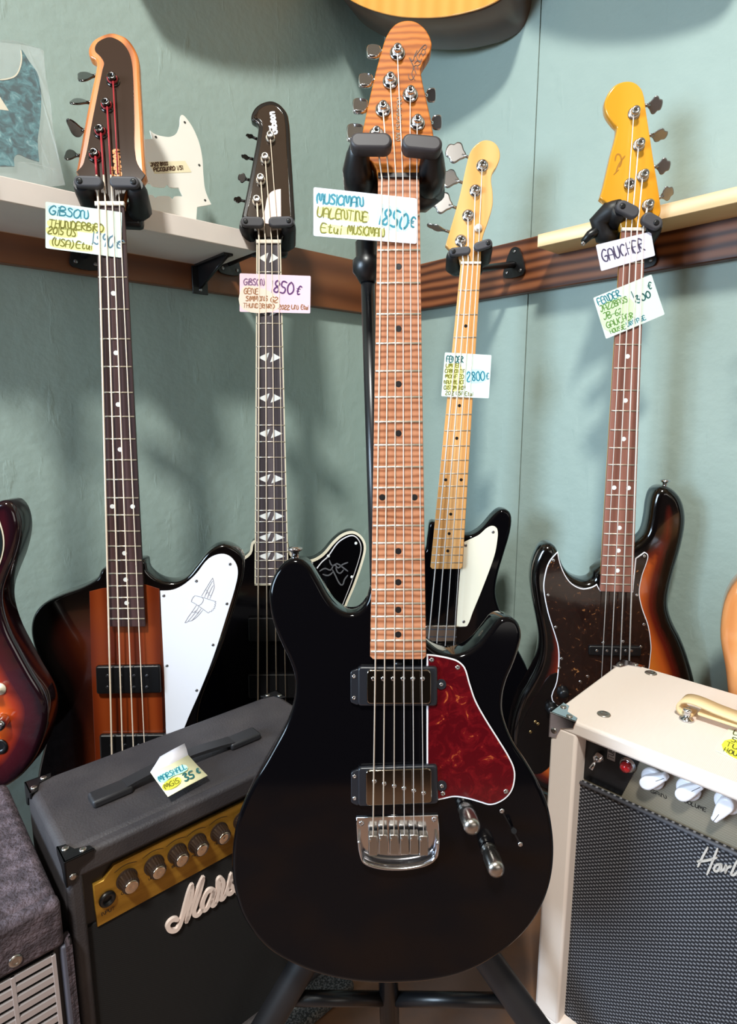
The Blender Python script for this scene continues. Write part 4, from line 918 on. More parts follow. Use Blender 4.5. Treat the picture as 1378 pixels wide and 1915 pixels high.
pgo = slab('pickguard', inset(po, .0018), -.0099, -.0086, GLOSSBLACK, g, .0003, 1, label='black pickguard with white edge')
screws(fr, pgo, [(665.6, 1016), (614, 1040), (658, 1079)], -.0084, .003, PEARL)
em2 = [[(598, 1068), (608, 1063), (618, 1066), (625, 1056), (632, 1062), (640, 1056), (650, 1052)], [(616, 1048), (622, 1058), (630, 1054), (642, 1062), (650, 1068)], [(622, 1066), (628, 1078), (634, 1090), (640, 1094), (644, 1084), (650, 1076)], [(628, 1062), (634, 1072), (642, 1066)], [(604, 1074), (614, 1076), (622, 1070)]]
px_strokes(fr, em2, 2.6, mat('grey_emblem_print', (96, 98, 104), .5), pgo, 2, -.0084, 'emblem', .0002, 3)
for y0 in (1156, 1262):
    p_ = pickup(fr, g, [(464, y0), (552, y0), (553, y0 + 44), (465, y0 + 44)], -.0116, -.003, PLASTIC, .002)
    px_strokes(fr, [[(466, y0 + 1), (550, y0 + 1)]], 1.2, SCREW, p_, 2, -.0028, 'cover_edge', .0002)
slab('bridge', fr.two([(470, 1385), (548, 1385), (548, 1420), (470, 1420)], 2, 0), -.0116, .006, SATINBLACK, g, .002)
card('price_card', fr, [(448, 511), (581, 516), (580, 586), (448, 583)], [.0052, .0034, .0034, .0052], 'pink card reading 1850 euro on the inlaid neck of the black bass', PPINK,
     [('GiBSON', (456, 533), (493, 534), 12, 1.5, IMAUVE), ('GENE', (456, 549), (483, 550), 10, 1.4, IBROWN), ('SiMMONS', (460, 563), (500, 563), 9, 1.4, IBROWN), ('G2', (506, 565), (519, 566), 10, 1.4, IBROWN), ('THUNDERBiRD', (455, 575), (513, 577), 8, 1.3, IBROWN), ('2022', (521, 578), (541, 579), 8, 1.3, IBROWN), ('UN', (545, 578), (556, 579), 8, 1.3, IBROWN), ('Etui', (563, 578), (576, 579), 8, 1.3, IBROWN), ('1850', (506, 546), (547, 551), 22, 2.2, IPURP), ('€', (553, 550), (560, 552), 17, 2.0, IPURP)],
     [([(453, 538), (486, 538), (518, 556), (516, 580), (454, 578)], HPEACH)])
yoke_hanger(fr, 'guitar_hanger', 'black padded hanger gripping the glossy black headstock above the pink card', 'hanger', [((450, 415), (494, 416), .0085), ((549, 414), (502, 416), .0085)], (502, 452), .010, .04, NL, FL.world(0, 0, 0), .060, 1.1)

# ================================================================ maple-neck bass in the corner
fr = guitar_frame((850, 800), 1.08, -4, 2.0, (860, 1480)); F3 = fr
g = root('bass_guitar', fr, 'black bass with maple neck and cream pickguard in the corner', 'bass guitar', 'bass guitars on wall hangers')
MAPLE = wood('amber_maple', [(0.1, (222, 158, 84)), (0.5, (236, 176, 104)), (0.9, (244, 192, 124))], 6, 1.5, 'X', 1, .25, .3, (1, .1, 1), .5)
MAPLEF = wood('amber_maple_board', [(0.1, (216, 150, 84)), (0.5, (228, 168, 104)), (0.9, (236, 182, 122))], 6, 1.5, 'X', 1, .25, .3, (1, .1, 1), .5)
b3 = [(808, 976), (800, 1000), (796, 1030), (792, 1030), (778, 1005), (764, 985), (750, 985), (742, 1010), (744, 1060), (758, 1120), (772, 1180), (762, 1240), (740, 1300), (732, 1350), (745, 1410), (790, 1455), (850, 1478), (920, 1474), (975, 1450), (1006, 1400), (1010, 1330), (990, 1260), (958, 1195), (934, 1139), (927, 1110), (930.5, 1079), (943, 1035), (954, 997), (957, 969), (951, 956), (937, 953.5), (921, 966), (902, 988), (884, 1000), (868, 1000.5)]
slab('body', smooth(fr.two(b3, 2, -.010), 4), -.055, -.010, GLOSSBLACK, g, .006, 4)
nk = Neck(fr, (861.5, 494), (899, 494), (804.5, 1064), (864.5, 1064), (848, 897.5), 11.5)
nk.scale = nk.scale
fb_ = make_neck(nk, g, MAPLE, MAPLEF, 20, .004, .020, heel=nk.len * .97)
dots(nk, fb_, DOTBLACK, .0030, spread=.27)
nut(nk, g, BONE, .0025, .004)
hs = [(861.5, 494, 1), (856, 482), (846, 472), (833, 458, 1), (858.7, 370), (875, 297), (883, 278), (897, 265), (910, 261.7), (924, 266), (933, 278), (935, 294), (929, 311), (921, 324), (918.5, 338), (921, 357), (921, 384), (913, 414), (902, 447), (899, 494, 1)]
slab('headstock', smooth(fr.two(hs, 2, -.010), 4), -.025, -.010, MAPLE, g, .0015, 2)
ps = [(861.5, 450.4), (875, 403.5), (888.6, 356.8), (901.6, 310)]
for q in ps: post(fr, g, q[0], q[1], -.010, .0062, .011, CHROME, .0105, 2)
for r_, t_, a_ in (((838, 433), (800, 421), 86), ((851, 388), (812, 374), 8), ((863, 341), (824, 329), 20), ((876, 294), (836, 280), 12)):
    key(fr, g, r_, t_, -.022, a_, 'clover', mat('worn_nickel', (150, 146, 144), .3, .9), 1.0)
x, y = fr.p(894, 427, -.01); lathe('string_tree', (x, y, -.0101), (0, 0, 1), [(.007, 0), (.0065, .004), (.003, .0045), (.003, .006)], BONE, g, 16)
nx = [866.5, 875.5, 884.5, 893.5]
for i in range(4):
    string(fr, g, ps[i], (nx[i], 491), (800 + 16 * i, 1215), -.003, .004, .010, [.0013, .0011, .0009, .0007][i], STEEL)
pg3 = [(865, 1015, 1), (880, 1008), (896, 1000), (911, 987), (922, 983.5), (930, 990), (930, 1010), (924, 1041), (902, 1101), (884, 1145), (874, 1170), (866, 1172), (853.5, 1172, 1), (858, 1100)]
pgo = slab('pickguard', smooth(fr.two(pg3, 2, -.0085), 4), -.0101, -.0085, mat('cream_guard', (240, 232, 210), .35), g, .0004, 2, label='cream pickguard')
screws(fr, pgo, [(922, 995), (870.6, 1020), (867, 1162.6)], -.0083, .003)
px_strokes(fr, [[(858.5, 1066), (851, 1210)]], 2.0, SCREW, g, 2, -.0099, 'guard_edge', .0003)
p_ = pickup(fr, g, [(795, 1170), (854, 1170), (852, 1200), (793, 1200)], -.0101, -.002, NICKEL, .002)
for i in range(2): px_strokes(fr, [[(797, 1177 + i * 14), (852, 1177 + i * 14)]], 4, mat('grey_band', (70, 70, 76), .4), p_, 2, -.0018, 'cover_band', .0003)
slab('bridge', fr.two([(790, 1208), (860, 1208), (860, 1226), (790, 1226)], 2, 0), -.0101, .006, NICKEL, g, .002)
card('price_card', fr, [(832, 659), (919, 664), (914, 745), (825, 741)], [.0042, .0030, .0030, .0042], 'mint card reading 2800 euro on the maple neck of the corner bass', PMINT,
     [('FENDER', (835, 677), (866, 678), 11, 1.5, IDTEAL), ('LiMiTED', (834, 687), (861, 687), 7, 1.2, IOLIVE), ('CABRONiTA', (832, 697), (869, 698), 7, 1.2, IOLIVE), ('MODiFiED', (833, 707), (867, 708), 7, 1.2, IOLIVE), ('NAVY BLACK', (831, 718), (868, 718), 7, 1.2, IOLIVE), ('CUSTOM SHOP', (830, 728), (869, 729), 7, 1.2, IOLIVE), ('2012 USA Etui', (833, 738), (884, 740), 7, 1.0, IOLIVE), ('2800', (874, 713), (906, 711), 17, 1.7, ITEAL), ('€', (909, 709), (914, 709), 12, 1.3, ITEAL)],
     [([(837, 682), (858, 681), (864, 690), (864, 727), (850, 732), (836, 729), (835, 700)], HYEL), ([(874, 694), (906, 694), (908, 712), (874, 714)], HBLUE)])
yoke_hanger(fr, 'guitar_hanger', 'small black padded hanger holding the maple headstock in the corner', 'hanger', [((840, 472), (880, 468), .0070), ((920, 453), (886, 464), .0075)], (880, 492), .006, .03, NR, FR.world(0, 0, 0), .055, .95)

# ================================================================ left-handed sunburst bass (right wall)
fr = guitar_frame((1170, 750), 0.93, -8, 0.5, (1160, 1490)); F4 = fr
g = root('bass_guitar', fr, 'left-handed sunburst bass with brown tortoise guard by the right wall', 'bass guitar', 'bass guitars on wall hangers')
BURST4 = burst('three_tone_burst', [(0.02, (7, 5, 5)), (0.20, (12, 6, 6)), (0.32, (88, 22, 14)), (0.44, (176, 78, 26)), (0.75, (206, 118, 40)), (0.98, (214, 138, 56))])
b4 = [(1113, 1070), (1110, 1082), (1098, 1088), (1083, 1086), (1067, 1077), (1054, 1060), (1046, 1038), (1040, 1025), (1029, 1018), (1015, 1022), (1004, 1038), (996, 1063), (994, 1090), (999, 1130), (1005, 1162), (1010, 1194), (1009, 1225), (1002, 1250), (985, 1283), (971, 1306), (958, 1345), (953, 1390), (962, 1435), (990, 1470), (1040, 1494), (1110, 1504), (1190, 1494), (1250, 1462), (1288, 1410), (1304, 1350), (1304, 1290), (1291, 1235), (1277, 1197), (1261, 1165), (1253, 1136), (1255, 1108), (1264, 1070), (1277, 1025), (1285, 981), (1283, 952), (1274, 929), (1255, 912.5), (1239, 911), (1227, 920), (1220, 942), (1216, 971), (1209, 998), (1196, 1012), (1186, 1018)]
slab_burst('body', smooth(fr.two(b4, 2, -.010), 4), -.053, -.010, BURST4, g, .013)
nk = Neck(fr, (1162.6, 432), (1206.5, 432), (1122, 1106), (1183.5, 1108), (1161.5, 912.5), 11.5)
ROSEW = wood('pinkish_rosewood', [(0.1, (104, 62, 50)), (0.5, (138, 88, 74)), (0.9, (160, 108, 94))], 14, 3, 'X', 1, .45, 0, (1, .08, 1), .5)
YMAPLE = wood('yellow_tinted_maple', [(0.1, (214, 138, 26)), (0.5, (232, 160, 44)), (0.9, (240, 176, 66))], 3, 1.2, 'X', 1, .2, .4, (1, .15, 1), .6)
fb_ = make_neck(nk, g, YMAPLE, ROSEW, 20, .002, .019, heel=nk.len * .95)
dots(nk, fb_, PEARL, .0036, spread=.24)
nut(nk, g, BONE, .0025, .0045)
hs = [(1161, 430, 1), (1157, 408), (1148, 392), (1122, 370, 1), (1128, 350), (1142, 290), (1154, 240), (1147, 231), (1134, 212), (1131, 193), (1137, 175), (1151, 158.5), (1172, 151.5), (1190, 156), (1202.5, 172), (1209, 211), (1221, 290), (1236, 387), (1233, 404), (1221, 411), (1210, 420), (1206.5, 430, 1)]
slab('headstock', smooth(fr.two(hs, 2, -.010), 4), -.026, -.010, YMAPLE, g, .002, 2)
px_strokes(fr, [[(1150, 300), (1156, 288), (1162, 300), (1158, 312)], [(1152, 320), (1158, 306), (1168, 292)], [(1148, 326), (1156, 318)]], 2.5, mat('faded_decal', (178, 120, 34), .4), g, 2, -.0098, 'faded_logo', .0002)
ps = [(1211, 384.5), (1201.7, 329.3), (1194, 271.7), (1185, 212.5)]
for q in ps: post(fr, g, q[0], q[1], -.010, .0060, .012, NICKEL, .0088, 2)
for r_, t_, a_ in (((1233, 370), (1258, 356), 35), ((1224, 312), (1252, 310), 25), ((1215, 253), (1246, 253), 70), ((1208, 197), (1237, 196), 28)):
    key(fr, g, r_, t_, -.024, a_, 'clover', mat('worn_nickel', (150, 146, 144), .3, .9), 1.05)
x, y = fr.p(1176, 345, -.01); lathe('string_tree', (x, y, -.0101), (0, 0, 1), [(.008, 0), (.0076, .005), (.004, .0055), (.004, .004)], CHROME, g, 18)
nx = [1202.3, 1191.5, 1180.5, 1169.8]; b0 = [1180.8, 1164, 1147, 1131.5]
for i in range(4):
    string(fr, g, ps[i], (nx[i], 430), (1176 - 18 * i - (1180.8 - 1176) * .9, 1400 ), -.002, .004, .010, [.0014, .0011, .0009, .0007][i], STEEL)
BTORT = tortoise('brown_tortoise', (28, 14, 11), (46, 23, 16), (216, 146, 84), 85, .50, .64, .76)
pg4 = [(1043, 1031, 1), (1026, 1051), (1018, 1077), (1016, 1102), (1024, 1146), (1035, 1181), (1043, 1210), (1044, 1240), (1040, 1275), (1032, 1310), (1070, 1330), (1140, 1330), (1200, 1300), (1212, 1262), (1217, 1225), (1218, 1208), (1213, 1171), (1201, 1136), (1196, 1108), (1201, 1077), (1210, 1051), (1212, 1038), (1205, 1032, 1), (1188, 1044, 1), (1182, 1106, 1), (1122, 1104, 1), (1116, 1092, 1), (1105, 1098), (1086, 1100), (1065, 1087), (1050, 1060)]
po = ccw(smooth(fr.two(pg4, 2, -.0085), 4))
slab('pickguard_white_ply', po, -.0101, -.0084, WHITEPLY, g, .0003, 1)
pgo = slab('pickguard', inset(po, .0016), -.0085, -.0074, BTORT, g, .0003, 1, label='brown tortoiseshell pickguard')
screws(fr, pgo, [(1035, 1048), (1025, 1113), (1039, 1173), (1050, 1232), (1046, 1249), (1191, 1113), (1204, 1168), (1198, 1210), (1205, 1040), (1128, 1202), (1165, 1200), (1099, 1265), (1085, 1275)], -.0072, .0028, CHROME)
for y0 in (1208, ):
    p_ = pickup(fr, g, [(1101, y0), (1199, y0 + 2), (1199, y0 + 20), (1101, y0 + 18)], -.0101, -.002, PLASTIC, .002)
    for q in (1116, 1135, 1152, 1170, 1181):
        x, y = fr.p(q, y0 + 9, -.002); lathe('pole_piece', (x, y, -.0022), (0, 0, 1), [(.0026, 0), (.0022, .0008)], CHROME, p_, 10)
pickup(fr, g, [(1085, 1330), (1185, 1332), (1185, 1352), (1085, 1350)], -.0101, -.002, PLASTIC, .002)
cp = slab('control_plate_and_shade', smooth(fr.two([(1040, 1258), (1056, 1290), (1062, 1340), (1048, 1400), (1012, 1446), (978, 1436), (966, 1396), (980, 1345), (1008, 1292)], 2, -.0085), 4), -.0101, -.0085, mat('dark_plate_and_shade', (22, 16, 15), .12, .3), g, .0003, 1)  # control plate drawn larger, its outer part stands for the amp's shade
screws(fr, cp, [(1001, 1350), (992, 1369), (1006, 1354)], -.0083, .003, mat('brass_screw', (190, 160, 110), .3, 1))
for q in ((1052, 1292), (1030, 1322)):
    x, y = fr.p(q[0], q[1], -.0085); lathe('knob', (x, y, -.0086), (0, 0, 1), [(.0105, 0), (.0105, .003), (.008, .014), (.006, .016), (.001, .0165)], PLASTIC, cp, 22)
slab('bridge', fr.two([(1085, 1385), (1190, 1385), (1190, 1430), (1085, 1430)], 2, 0), -.0101, .006, CHROME, g, .002)
strap_button(fr, g, 1243, 912, -.03, (0, 1, 0))
card('price_card', fr, [(1114, 458), (1217, 433), (1225, 478), (1124, 507)], [.0028, .0028, .0028, .0028], 'lilac-white card reading GAUCHER high on the right bass neck', PLILAC,
     [('GAUCHER', (1129, 490), (1206, 467), 22, 2.0, IDARK)])
card('price_card', fr, [(1109, 557), (1218, 513), (1243, 588), (1133, 634)], [.0030, .0030, .0030, .0030], 'tilted mint card reading 1300 euro on the right bass neck', PMINT,
     [('FENDER', (1120, 571), (1161, 554), 13, 1.5, ITEAL), ('JAZZBASS', (1124, 583), (1174, 564), 11, 1.4, IGREEN), ('JB-62', (1130, 598), (1165, 587), 12, 1.4, IGREEN), ('GAUCHER', (1136, 614), (1186, 594), 11, 1.4, IGREEN), ('HOUSSE', (1142, 624), (1170, 614), 8, 1.2, IGREEN), ('VINTAGE', (1173, 611), (1208, 597), 8, 1.2, ITEAL), ('1', (1186, 565), (1189, 564), 21, 1.9, IDTEAL), ('300', (1192, 567), (1218, 555), 13, 1.9, IDTEAL), ('€', (1212, 541), (1219, 540), 13, 1.5, IDTEAL)],
     [([(1124, 574), (1174, 556), (1186, 590), (1140, 622)], HGREEN)])
hj = yoke_hanger(fr, 'guitar_hanger', 'black padded hanger with swivel arm under the yellow headstock', 'hanger', [((1153, 382), (1193, 402), .0090), ((1236, 424), (1201, 404), .0095)], (1184, 430), .008, .03, NR, FR.world(0, 0, 0), .030, 1.3)
oj = G3(fr, 1184, 430, -.02); Lj = lambda px, py, z: G3(fr, px, py, z) - oj
bm = bmesh.new(); tube_bm(bm, [Lj(1160, 388, -.004), Lj(1140, 396, -.018), Lj(1120, 414, -.026), Lj(1128, 440, -.030), Lj(1150, 446, -.030)], [.012, .016, .015, .014, .012], 14); fin(bm, 'swivel_arm', RUBBERDARK, hj)
tube('swivel_lever', [Lj(1124, 428, -.026), Lj(1102, 440, -.024), Lj(1091, 452, -.022)], [.010, .007, .005], PLASTIC, hj, 12)
lathe('lever_screw', Lj(1090, 455, -.020), (0, -.4, 1), [(.0035, 0), (.0030, .003), (.001, .0035)], CHROME, hj, 12)

# ================================================================ black practice amp with gold panel
def dirv(deg): return Vector((math.cos(math.radians(deg)), math.sin(math.radians(deg)), 0))
TOLEX = mat('black_tolex', (50, 46, 49), 0.62, bump=(420, 0.5, 0.0012), mix=((72, 66, 66), 9, (1, 1, 1), .45, .72))
AZ = H - .455
u_ = dirv(41.5); p0 = on_z(122, 1613, AZ)
MA = Frame((p0.x, p0.y, 0), u_, Vector((-u_.y, u_.x, 0)), UP)
AW, AD, AH = .362, .172, AZ
g = root('guitar_amplifier', MA, 'black practice amp with gold control panel and white script logo at left', 'amplifier', 'small practice amps on the floor')
bm = bmesh.new()
ft = .016
box_bm(bm, 0, AW, 0.012, AD, .008, AH, .009, 3)                                   # carcass
fin(bm, 'cabinet', TOLEX, g)
bm = bmesh.new()
for q in ((0, ft, 0, .012 + .004, .008, AH), (AW - ft, AW, 0, .012 + .004, .008, AH), (0, AW, 0, .012 + .004, AH - .026, AH), (0, AW, 0, .012 + .004, .008, .008 + ft)):
    box_bm(bm, q[0], q[1], q[2], q[3], q[4], q[5], .005, 3)
fin(bm, 'front_frame', TOLEX, g)
GRILL = weave('black_grille_cloth', (7, 7, 8), (20, 20, 22), 2400, 2400, .85, .3)
GOLD = mat('brushed_gold_panel', (178, 132, 48), 0.36, .5, mix=((142, 100, 30), 14, (1, 1, 6), .4, .7))
pn = MA.two([(175.9, 1656, 1), (195, 1645, 1), (206, 1627), (215, 1613, 1), (346, 1534, 1), (470, 1471, 1), (520, 1447, 1), (520, 1538, 1), (431, 1582, 1), (181.5, 1735, 1)], 1, .006)
zt, zb_ = MA.hit(176, 1656, 1, .006).z, MA.hit(181.5, 1735, 1, .006).z
xl = MA.hit(178, 1690, 1, .006).x
pan = [(xl, zt, 1), (xl + .010, zt, 1), (xl + .016, zt + .006), (xl + .022, zt + .012, 1), (AW - ft - .002, zt + .012, 1), (AW - ft - .002, zb_, 1), (xl, zb_, 1)]
box('grille_cloth', ft - .002, AW - ft + .002, .008, .013, .02, zb_ + .004, GRILL, g)
cpn = slab('control_panel', smooth(pan, 3), -.012, -.006, GOLD, g, .0006, 1, axis=1, label='brushed gold control panel')
box('panel_shadow_gap', ft - .004, AW - ft + .004, .0105, .0125, zb_ - .004, AH - .02, PLASTIC, cpn)
BRN = mat('brown_black_knob', (44, 30, 22), .42); BRASS = mat('spun_alloy_cap', (226, 208, 184), .22, 1.0)
kz = MA.hit(242, 1648, 1, .006)
def amp_knob(x, z):
    bm = bmesh.new(); n = 40; r0_, r1_ = .0098, .0088; L_ = .0150; lp = []
    for yy, rr, fl in ((.006, r0_ + .0018, 0), (.0045, r0_ + .0018, 0), (.004, r0_, 1), (-L_ + .007, r1_, 1), (-L_ + .006, r1_ - .0012, 0)):
        lp.append([bm.verts.new((x + (rr + (.0005 if (k % 2 and fl) else 0)) * math.cos(2 * math.pi * k / n), yy, z + (rr + (.0005 if (k % 2 and fl) else 0)) * math.sin(2 * math.pi * k / n))) for k in range(n)])
    for A, B in zip(lp, lp[1:]):
        for i in range(n): bm.faces.new((A[i], A[(i + 1) % n], B[(i + 1) % n], B[i]))
    bm.faces.new(lp[0]); bm.faces.new(lp[-1]); k_ = fin(bm, 'knob', BRN, g)
    lathe('knob_cap', (x, -L_ + .0062, z), (0, -1, 0), [(.0074, 0), (.0074, .0012), (.0066, .0018), (.0012, .0012), (.0004, .0010)], BRASS, k_, 26)
kn = [MA.hit(q[0], q[1], 1, .006) for q in ((237, 1645), (288, 1621), (331, 1597), (368, 1572), (409, 1550))]
zk = sum(k.z for k in kn) / 5
for k in kn + [kn[-1] + Vector((.031, 0, 0)), kn[-1] + Vector((.062, 0, 0))]:
    if k.x < AW - .03: amp_knob(k.x, zk)
jk = MA.hit(200, 1680, 1, .006)
j_ = lathe('input_jack', (jk.x, .0065, jk.z), (0, -1, 0), [(.0088, 0), (.0088, .0030), (.0072, .0045), (.0050, .0046), (.0044, .001)], PLASTIC, g, 24)
PRINT = mat('black_print', (30, 24, 18), .5)
def label_at(fr, s, x, z, w, h, y, m, par, wid=.0006, name='panel_text'):
    st_, tot = glyphs(s); bm = bmesh.new()
    for pts in st_:
        q = smooth(pts, 3, False) if len(pts) > 2 else pts
        ribbon_bm(bm, [(x + a / tot * w, y, z + b_ / 10 * h) for a, b_ in q], wid, (0, -1, 0), .0002)
    return fin(bm, name, m, par, fix=False)
label_at(MA, 'INPUT', jk.x - .007, jk.z - .018, .014, .0040, .0060, PRINT, cpn)
for i, (k, s) in enumerate(zip(kn, ('GAIN', 'VOLUME', 'BASS', 'MIDDLE', 'TREBLE'))):
    label_at(MA, s, k.x - .007, zk - .0165, .014, .0030, .0060, PRINT, cpn, .0005)
    px_ = [(k.x - .012 + .024 * t, .006, zk + .0145 + .003 * math.sin(math.pi * t)) for t in [j / 6 for j in range(7)]]
    bm = bmesh.new(); ribbon_bm(bm, px_, .0006, (0, -1, 0), .0002); fin(bm, 'panel_line', PRINT, cpn, fix=False)
# script logo
def zz(p): return (150 + p[0] / 4.445, 1420 + p[1] / 4.445)
SCR = [[(800, 1320), (765, 1318), (728, 1350), (722, 1390), (755, 1413), (800, 1398), (835, 1320), (870, 1190), (898, 1090), (920, 1035)], [(920, 1035), (915, 1120), (890, 1230), (876, 1335)], [(876, 1335), (920, 1210), (968, 1080), (1012, 975)], [(1012, 975), (985, 1090), (950, 1200), (936, 1270), (965, 1282), (1000, 1240)],
       [(1098, 1078), (1060, 1080), (1025, 1130), (1005, 1200), (1020, 1240), (1050, 1215), (1085, 1140), (1102, 1080), (1088, 1150), (1090, 1200), (1118, 1180)], [(1118, 1180), (1140, 1100), (1140, 1020), (1150, 980), (1175, 1000), (1178, 1040), (1160, 1110), (1165, 1150), (1195, 1110)], [(1195, 1110), (1235, 1010), (1252, 950), (1235, 1030), (1265, 1060), (1245, 1100), (1215, 1100)]]
CREAMLOGO = mat('ivory_logo_plastic', (246, 226, 216), .3)
lg = px_strokes(MA, [[zz(q) for q in s_] for s_ in SCR], 6.6, CREAMLOGO, g, 1, .0078, 'script_logo', .004, 6)
ex = MA.hit(*zz((1265, 1060)), 1, .0078); ez = MA.hit(*zz((1200, 1130)), 1, .0078)
def mloc(pts, o, s): return [(o.x + a * s, .0078, o.z + b_ * s) for a, b_ in pts]
bm = bmesh.new()
for pts in ([(0, 0), (1.5, 3), (3, 9), (2.4, 10), (1.6, 8), (1.2, 0)], [(1.2, 1), (2.6, 5), (3.6, 4.6), (3.4, 1), (4.4, .4), (5.4, 2)], [(8, 5), (6, 5), (5.4, 2), (6.4, 0), (8, 4), (7.8, 1), (8.8, .4)], [(8.8, .4), (11, 6), (11.4, 10), (10.4, 9), (9.8, 2), (10.6, 0), (12, 2)], [(12, 2), (14, 7), (14, 10), (13, 9), (12.6, 2), (13.4, 0), (15, 1.4)]):
    ribbon_bm(bm, mloc(smooth(pts, 5, False), Vector((ex.x + .002, 0, ez.z)), .0042), .0040, (0, -1, 0), .004)
fin(bm, 'script_logo', CREAMLOGO, g, fix=False)
# corner caps and rivets
def corner_cap(par, X, Y, Z, sx_, sy_, m, r=.030, t=.0016):
    bm = bmesh.new()
    a = [(0, 0), (r, 0), (r * .92, r * .30), (r * .45, r * .45), (r * .30, r * .92), (0, r)]
    def face(f):
        lp = [[bm.verts.new(f(q[0], q[1], h)) for q in a] for h in (-t * .4, t)]
        for i in range(len(a)): bm.faces.new((lp[0][i], lp[0][(i + 1) % 6], lp[1][(i + 1) % 6], lp[1][i]))
        bm.faces.new(lp[0]); bm.faces.new(lp[1])
    face(lambda p, q, h: (X + sx_ * (p - t), Y + sy_ * (q - t), Z + h))
    face(lambda p, q, h: (X + sx_ * (p - t), Y - sy_ * h, Z - q + t))
    face(lambda p, q, h: (X - sx_ * h, Y + sy_ * (p - t), Z - q + t))
    bmesh.ops.bevel(bm, geom=[e_ for e_ in bm.edges], offset=.0005, segments=1, affect='EDGES')
    c_ = fin(bm, 'corner_protector', m, par)
    for q, d in (((X + sx_ * r * .62, Y + sy_ * .005, Z + t), (0, 0, 1)), ((X + sx_ * .005, Y + sy_ * r * .62, Z + t), (0, 0, 1)), ((X + sx_ * .0055, Y - sy_ * t, Z - r * .62), (0, -sy_, 0))):
        lathe('rivet', q, d, [(.0040, 0), (.0036, .0010), (.0018, .0016)], NICKEL, c_, 12)
for X, sx_ in ((0, 1), (AW, -1)):
    for Y, sy_ in ((0, 1), (AD, -1)): corner_cap(g, X, Y, AH, sx_, sy_, PLASTIC, .030)
# carrying strap on the top
a1, a2 = MA.hit(167, 1492, 2, AH + .008), MA.hit(252, 1487, 2, AH + .008); b1_, b2_ = MA.hit(405, 1383, 2, AH + .008), MA.hit(475, 1362, 2, AH + .008)
hy = (a1.y + a2.y + b1_.y + b2_.y) / 4; xA, xB = (a1.x), b2_.x
lb = abs(a2.x - a1.x)
STRAP = mat('black_strap_rubber', (38, 37, 40), .5)
bm = bmesh.new(); n = 14; rows = []
for k in range(n + 1):
    t_ = k / n; x = xA + .040 + (xB - xA - .080) * t_; z = AH + .006 + .006 * math.sin(math.pi * t_); w = .009 if 0 < k < n else .010
    rows.append([bm.verts.new(q) for q in ((x, hy - w, z), (x, hy + w, z), (x, hy + w, z + .0045), (x, hy - w, z + .0045))])
for A, B in zip(rows, rows[1:]):
    for i in range(4): bm.faces.new((A[i], A[(i + 1) % 4], B[(i + 1) % 4], B[i]))
bm.faces.new(rows[0]); bm.faces.new(rows[-1]); hd = fin(bm, 'handle', STRAP, g)
for x in (xA, xB - .046): box('handle_end', x, x + .046, hy - .012, hy + .012, AH, AH + .010, STRAP, hd, .003)
# sticky price tag lying over the strap
def sheet_bm(bm, fr, rows_px, zs, n=None, th=.0004):
    R = []
    for row, z in zip(rows_px, zs): R.append([fr.hit(q[0], q[1], 2, zz_) for q, zz_ in zip(row, z)])
    V = [[bm.verts.new(p) for p in r_] for r_ in R]; V2 = [[bm.verts.new(p - Vector((0, 0, th))) for p in r_] for r_ in R]
    for i in range(len(V) - 1):
        for j in range(len(V[0]) - 1):
            for q, fl in ((V, 0), (V2, 1)):
                f = bm.faces.new((q[i][j], q[i][j + 1], q[i + 1][j + 1], q[i + 1][j])); f.smooth = True
    rim = [(0, j) for j in range(len(V[0]))] + [(i, len(V[0]) - 1) for i in range(1, len(V))] + [(len(V) - 1, j) for j in range(len(V[0]) - 2, -1, -1)] + [(i, 0) for i in range(len(V) - 2, 0, -1)]
    for k in range(len(rim)):
        a, b_ = rim[k], rim[(k + 1) % len(rim)]; bm.faces.new((V[a[0]][a[1]], V[b_[0]][b_[1]], V2[b_[0]][b_[1]], V2[a[0]][a[1]]))
    return R
tg0 = MA.hit(335, 1450, 2, AH + .012)
TF = Frame(MA.world(tg0.x, tg0.y, AH + .0115), *MA.ax)
tgr = root('price_tag', TF, 'yellow sticky tag reading 35 euro lying over the strap of the black amp', 'price tag', 'price tags lying on the amps')
bm = bmesh.new()
R = sheet_bm(bm, TF, [[(281, 1444), (318, 1430), (352, 1412)], [(298, 1468), (332, 1452), (370, 1432)], [(314, 1490), (350, 1470), (388, 1450)]], [(.006, .009, .006), (.002, .004, .002), (.001, .001, .001)])
fin(bm, 'paper', PYELL, tgr)
bm = bmesh.new(); sheet_bm(bm, TF, [[(299, 1415), (322, 1402), (345, 1390)], [(290, 1430), (320, 1414), (349, 1401)], [(281, 1444), (318, 1430), (352, 1412)]], [(.012, .016, .012), (.010, .013, .010), (.0058, .0088, .0058)])
fin(bm, 'tape', mat('clear_white_tape', (226, 222, 230), .35), tgr)
for mk, mc, zz_ in (([(294, 1452), (322, 1440), (344, 1430), (350, 1440), (322, 1452), (302, 1464)], mat('mint_highlighter', (186, 232, 214), .7), .0062), ([(304, 1468), (332, 1453), (337, 1464), (310, 1478)], HYEL2, .0046)):
    pass
nrm = ((R[1][1] - R[2][1]).cross(R[1][0] - R[1][2])).normalized(); nrm = nrm if nrm.z > 0 else -nrm
tx = (R[1][2] - R[1][0]).normalized(); ty = nrm.cross(tx)
T2 = Frame(TF.world(*(R[1][1] + nrm * .0012)), TF.ax[0] * tx.x + TF.ax[1] * tx.y + TF.ax[2] * tx.z, TF.ax[0] * ty.x + TF.ax[1] * ty.y + TF.ax[2] * ty.z, TF.ax[0] * nrm.x + TF.ax[1] * nrm.y + TF.ax[2] * nrm.z)
inner = bpy.data.objects.new('written_side', None); COL.objects.link(inner); inner.empty_display_size = .01
inner.parent = tgr; inner.matrix_local = TF.matrix().inverted() @ T2.matrix()
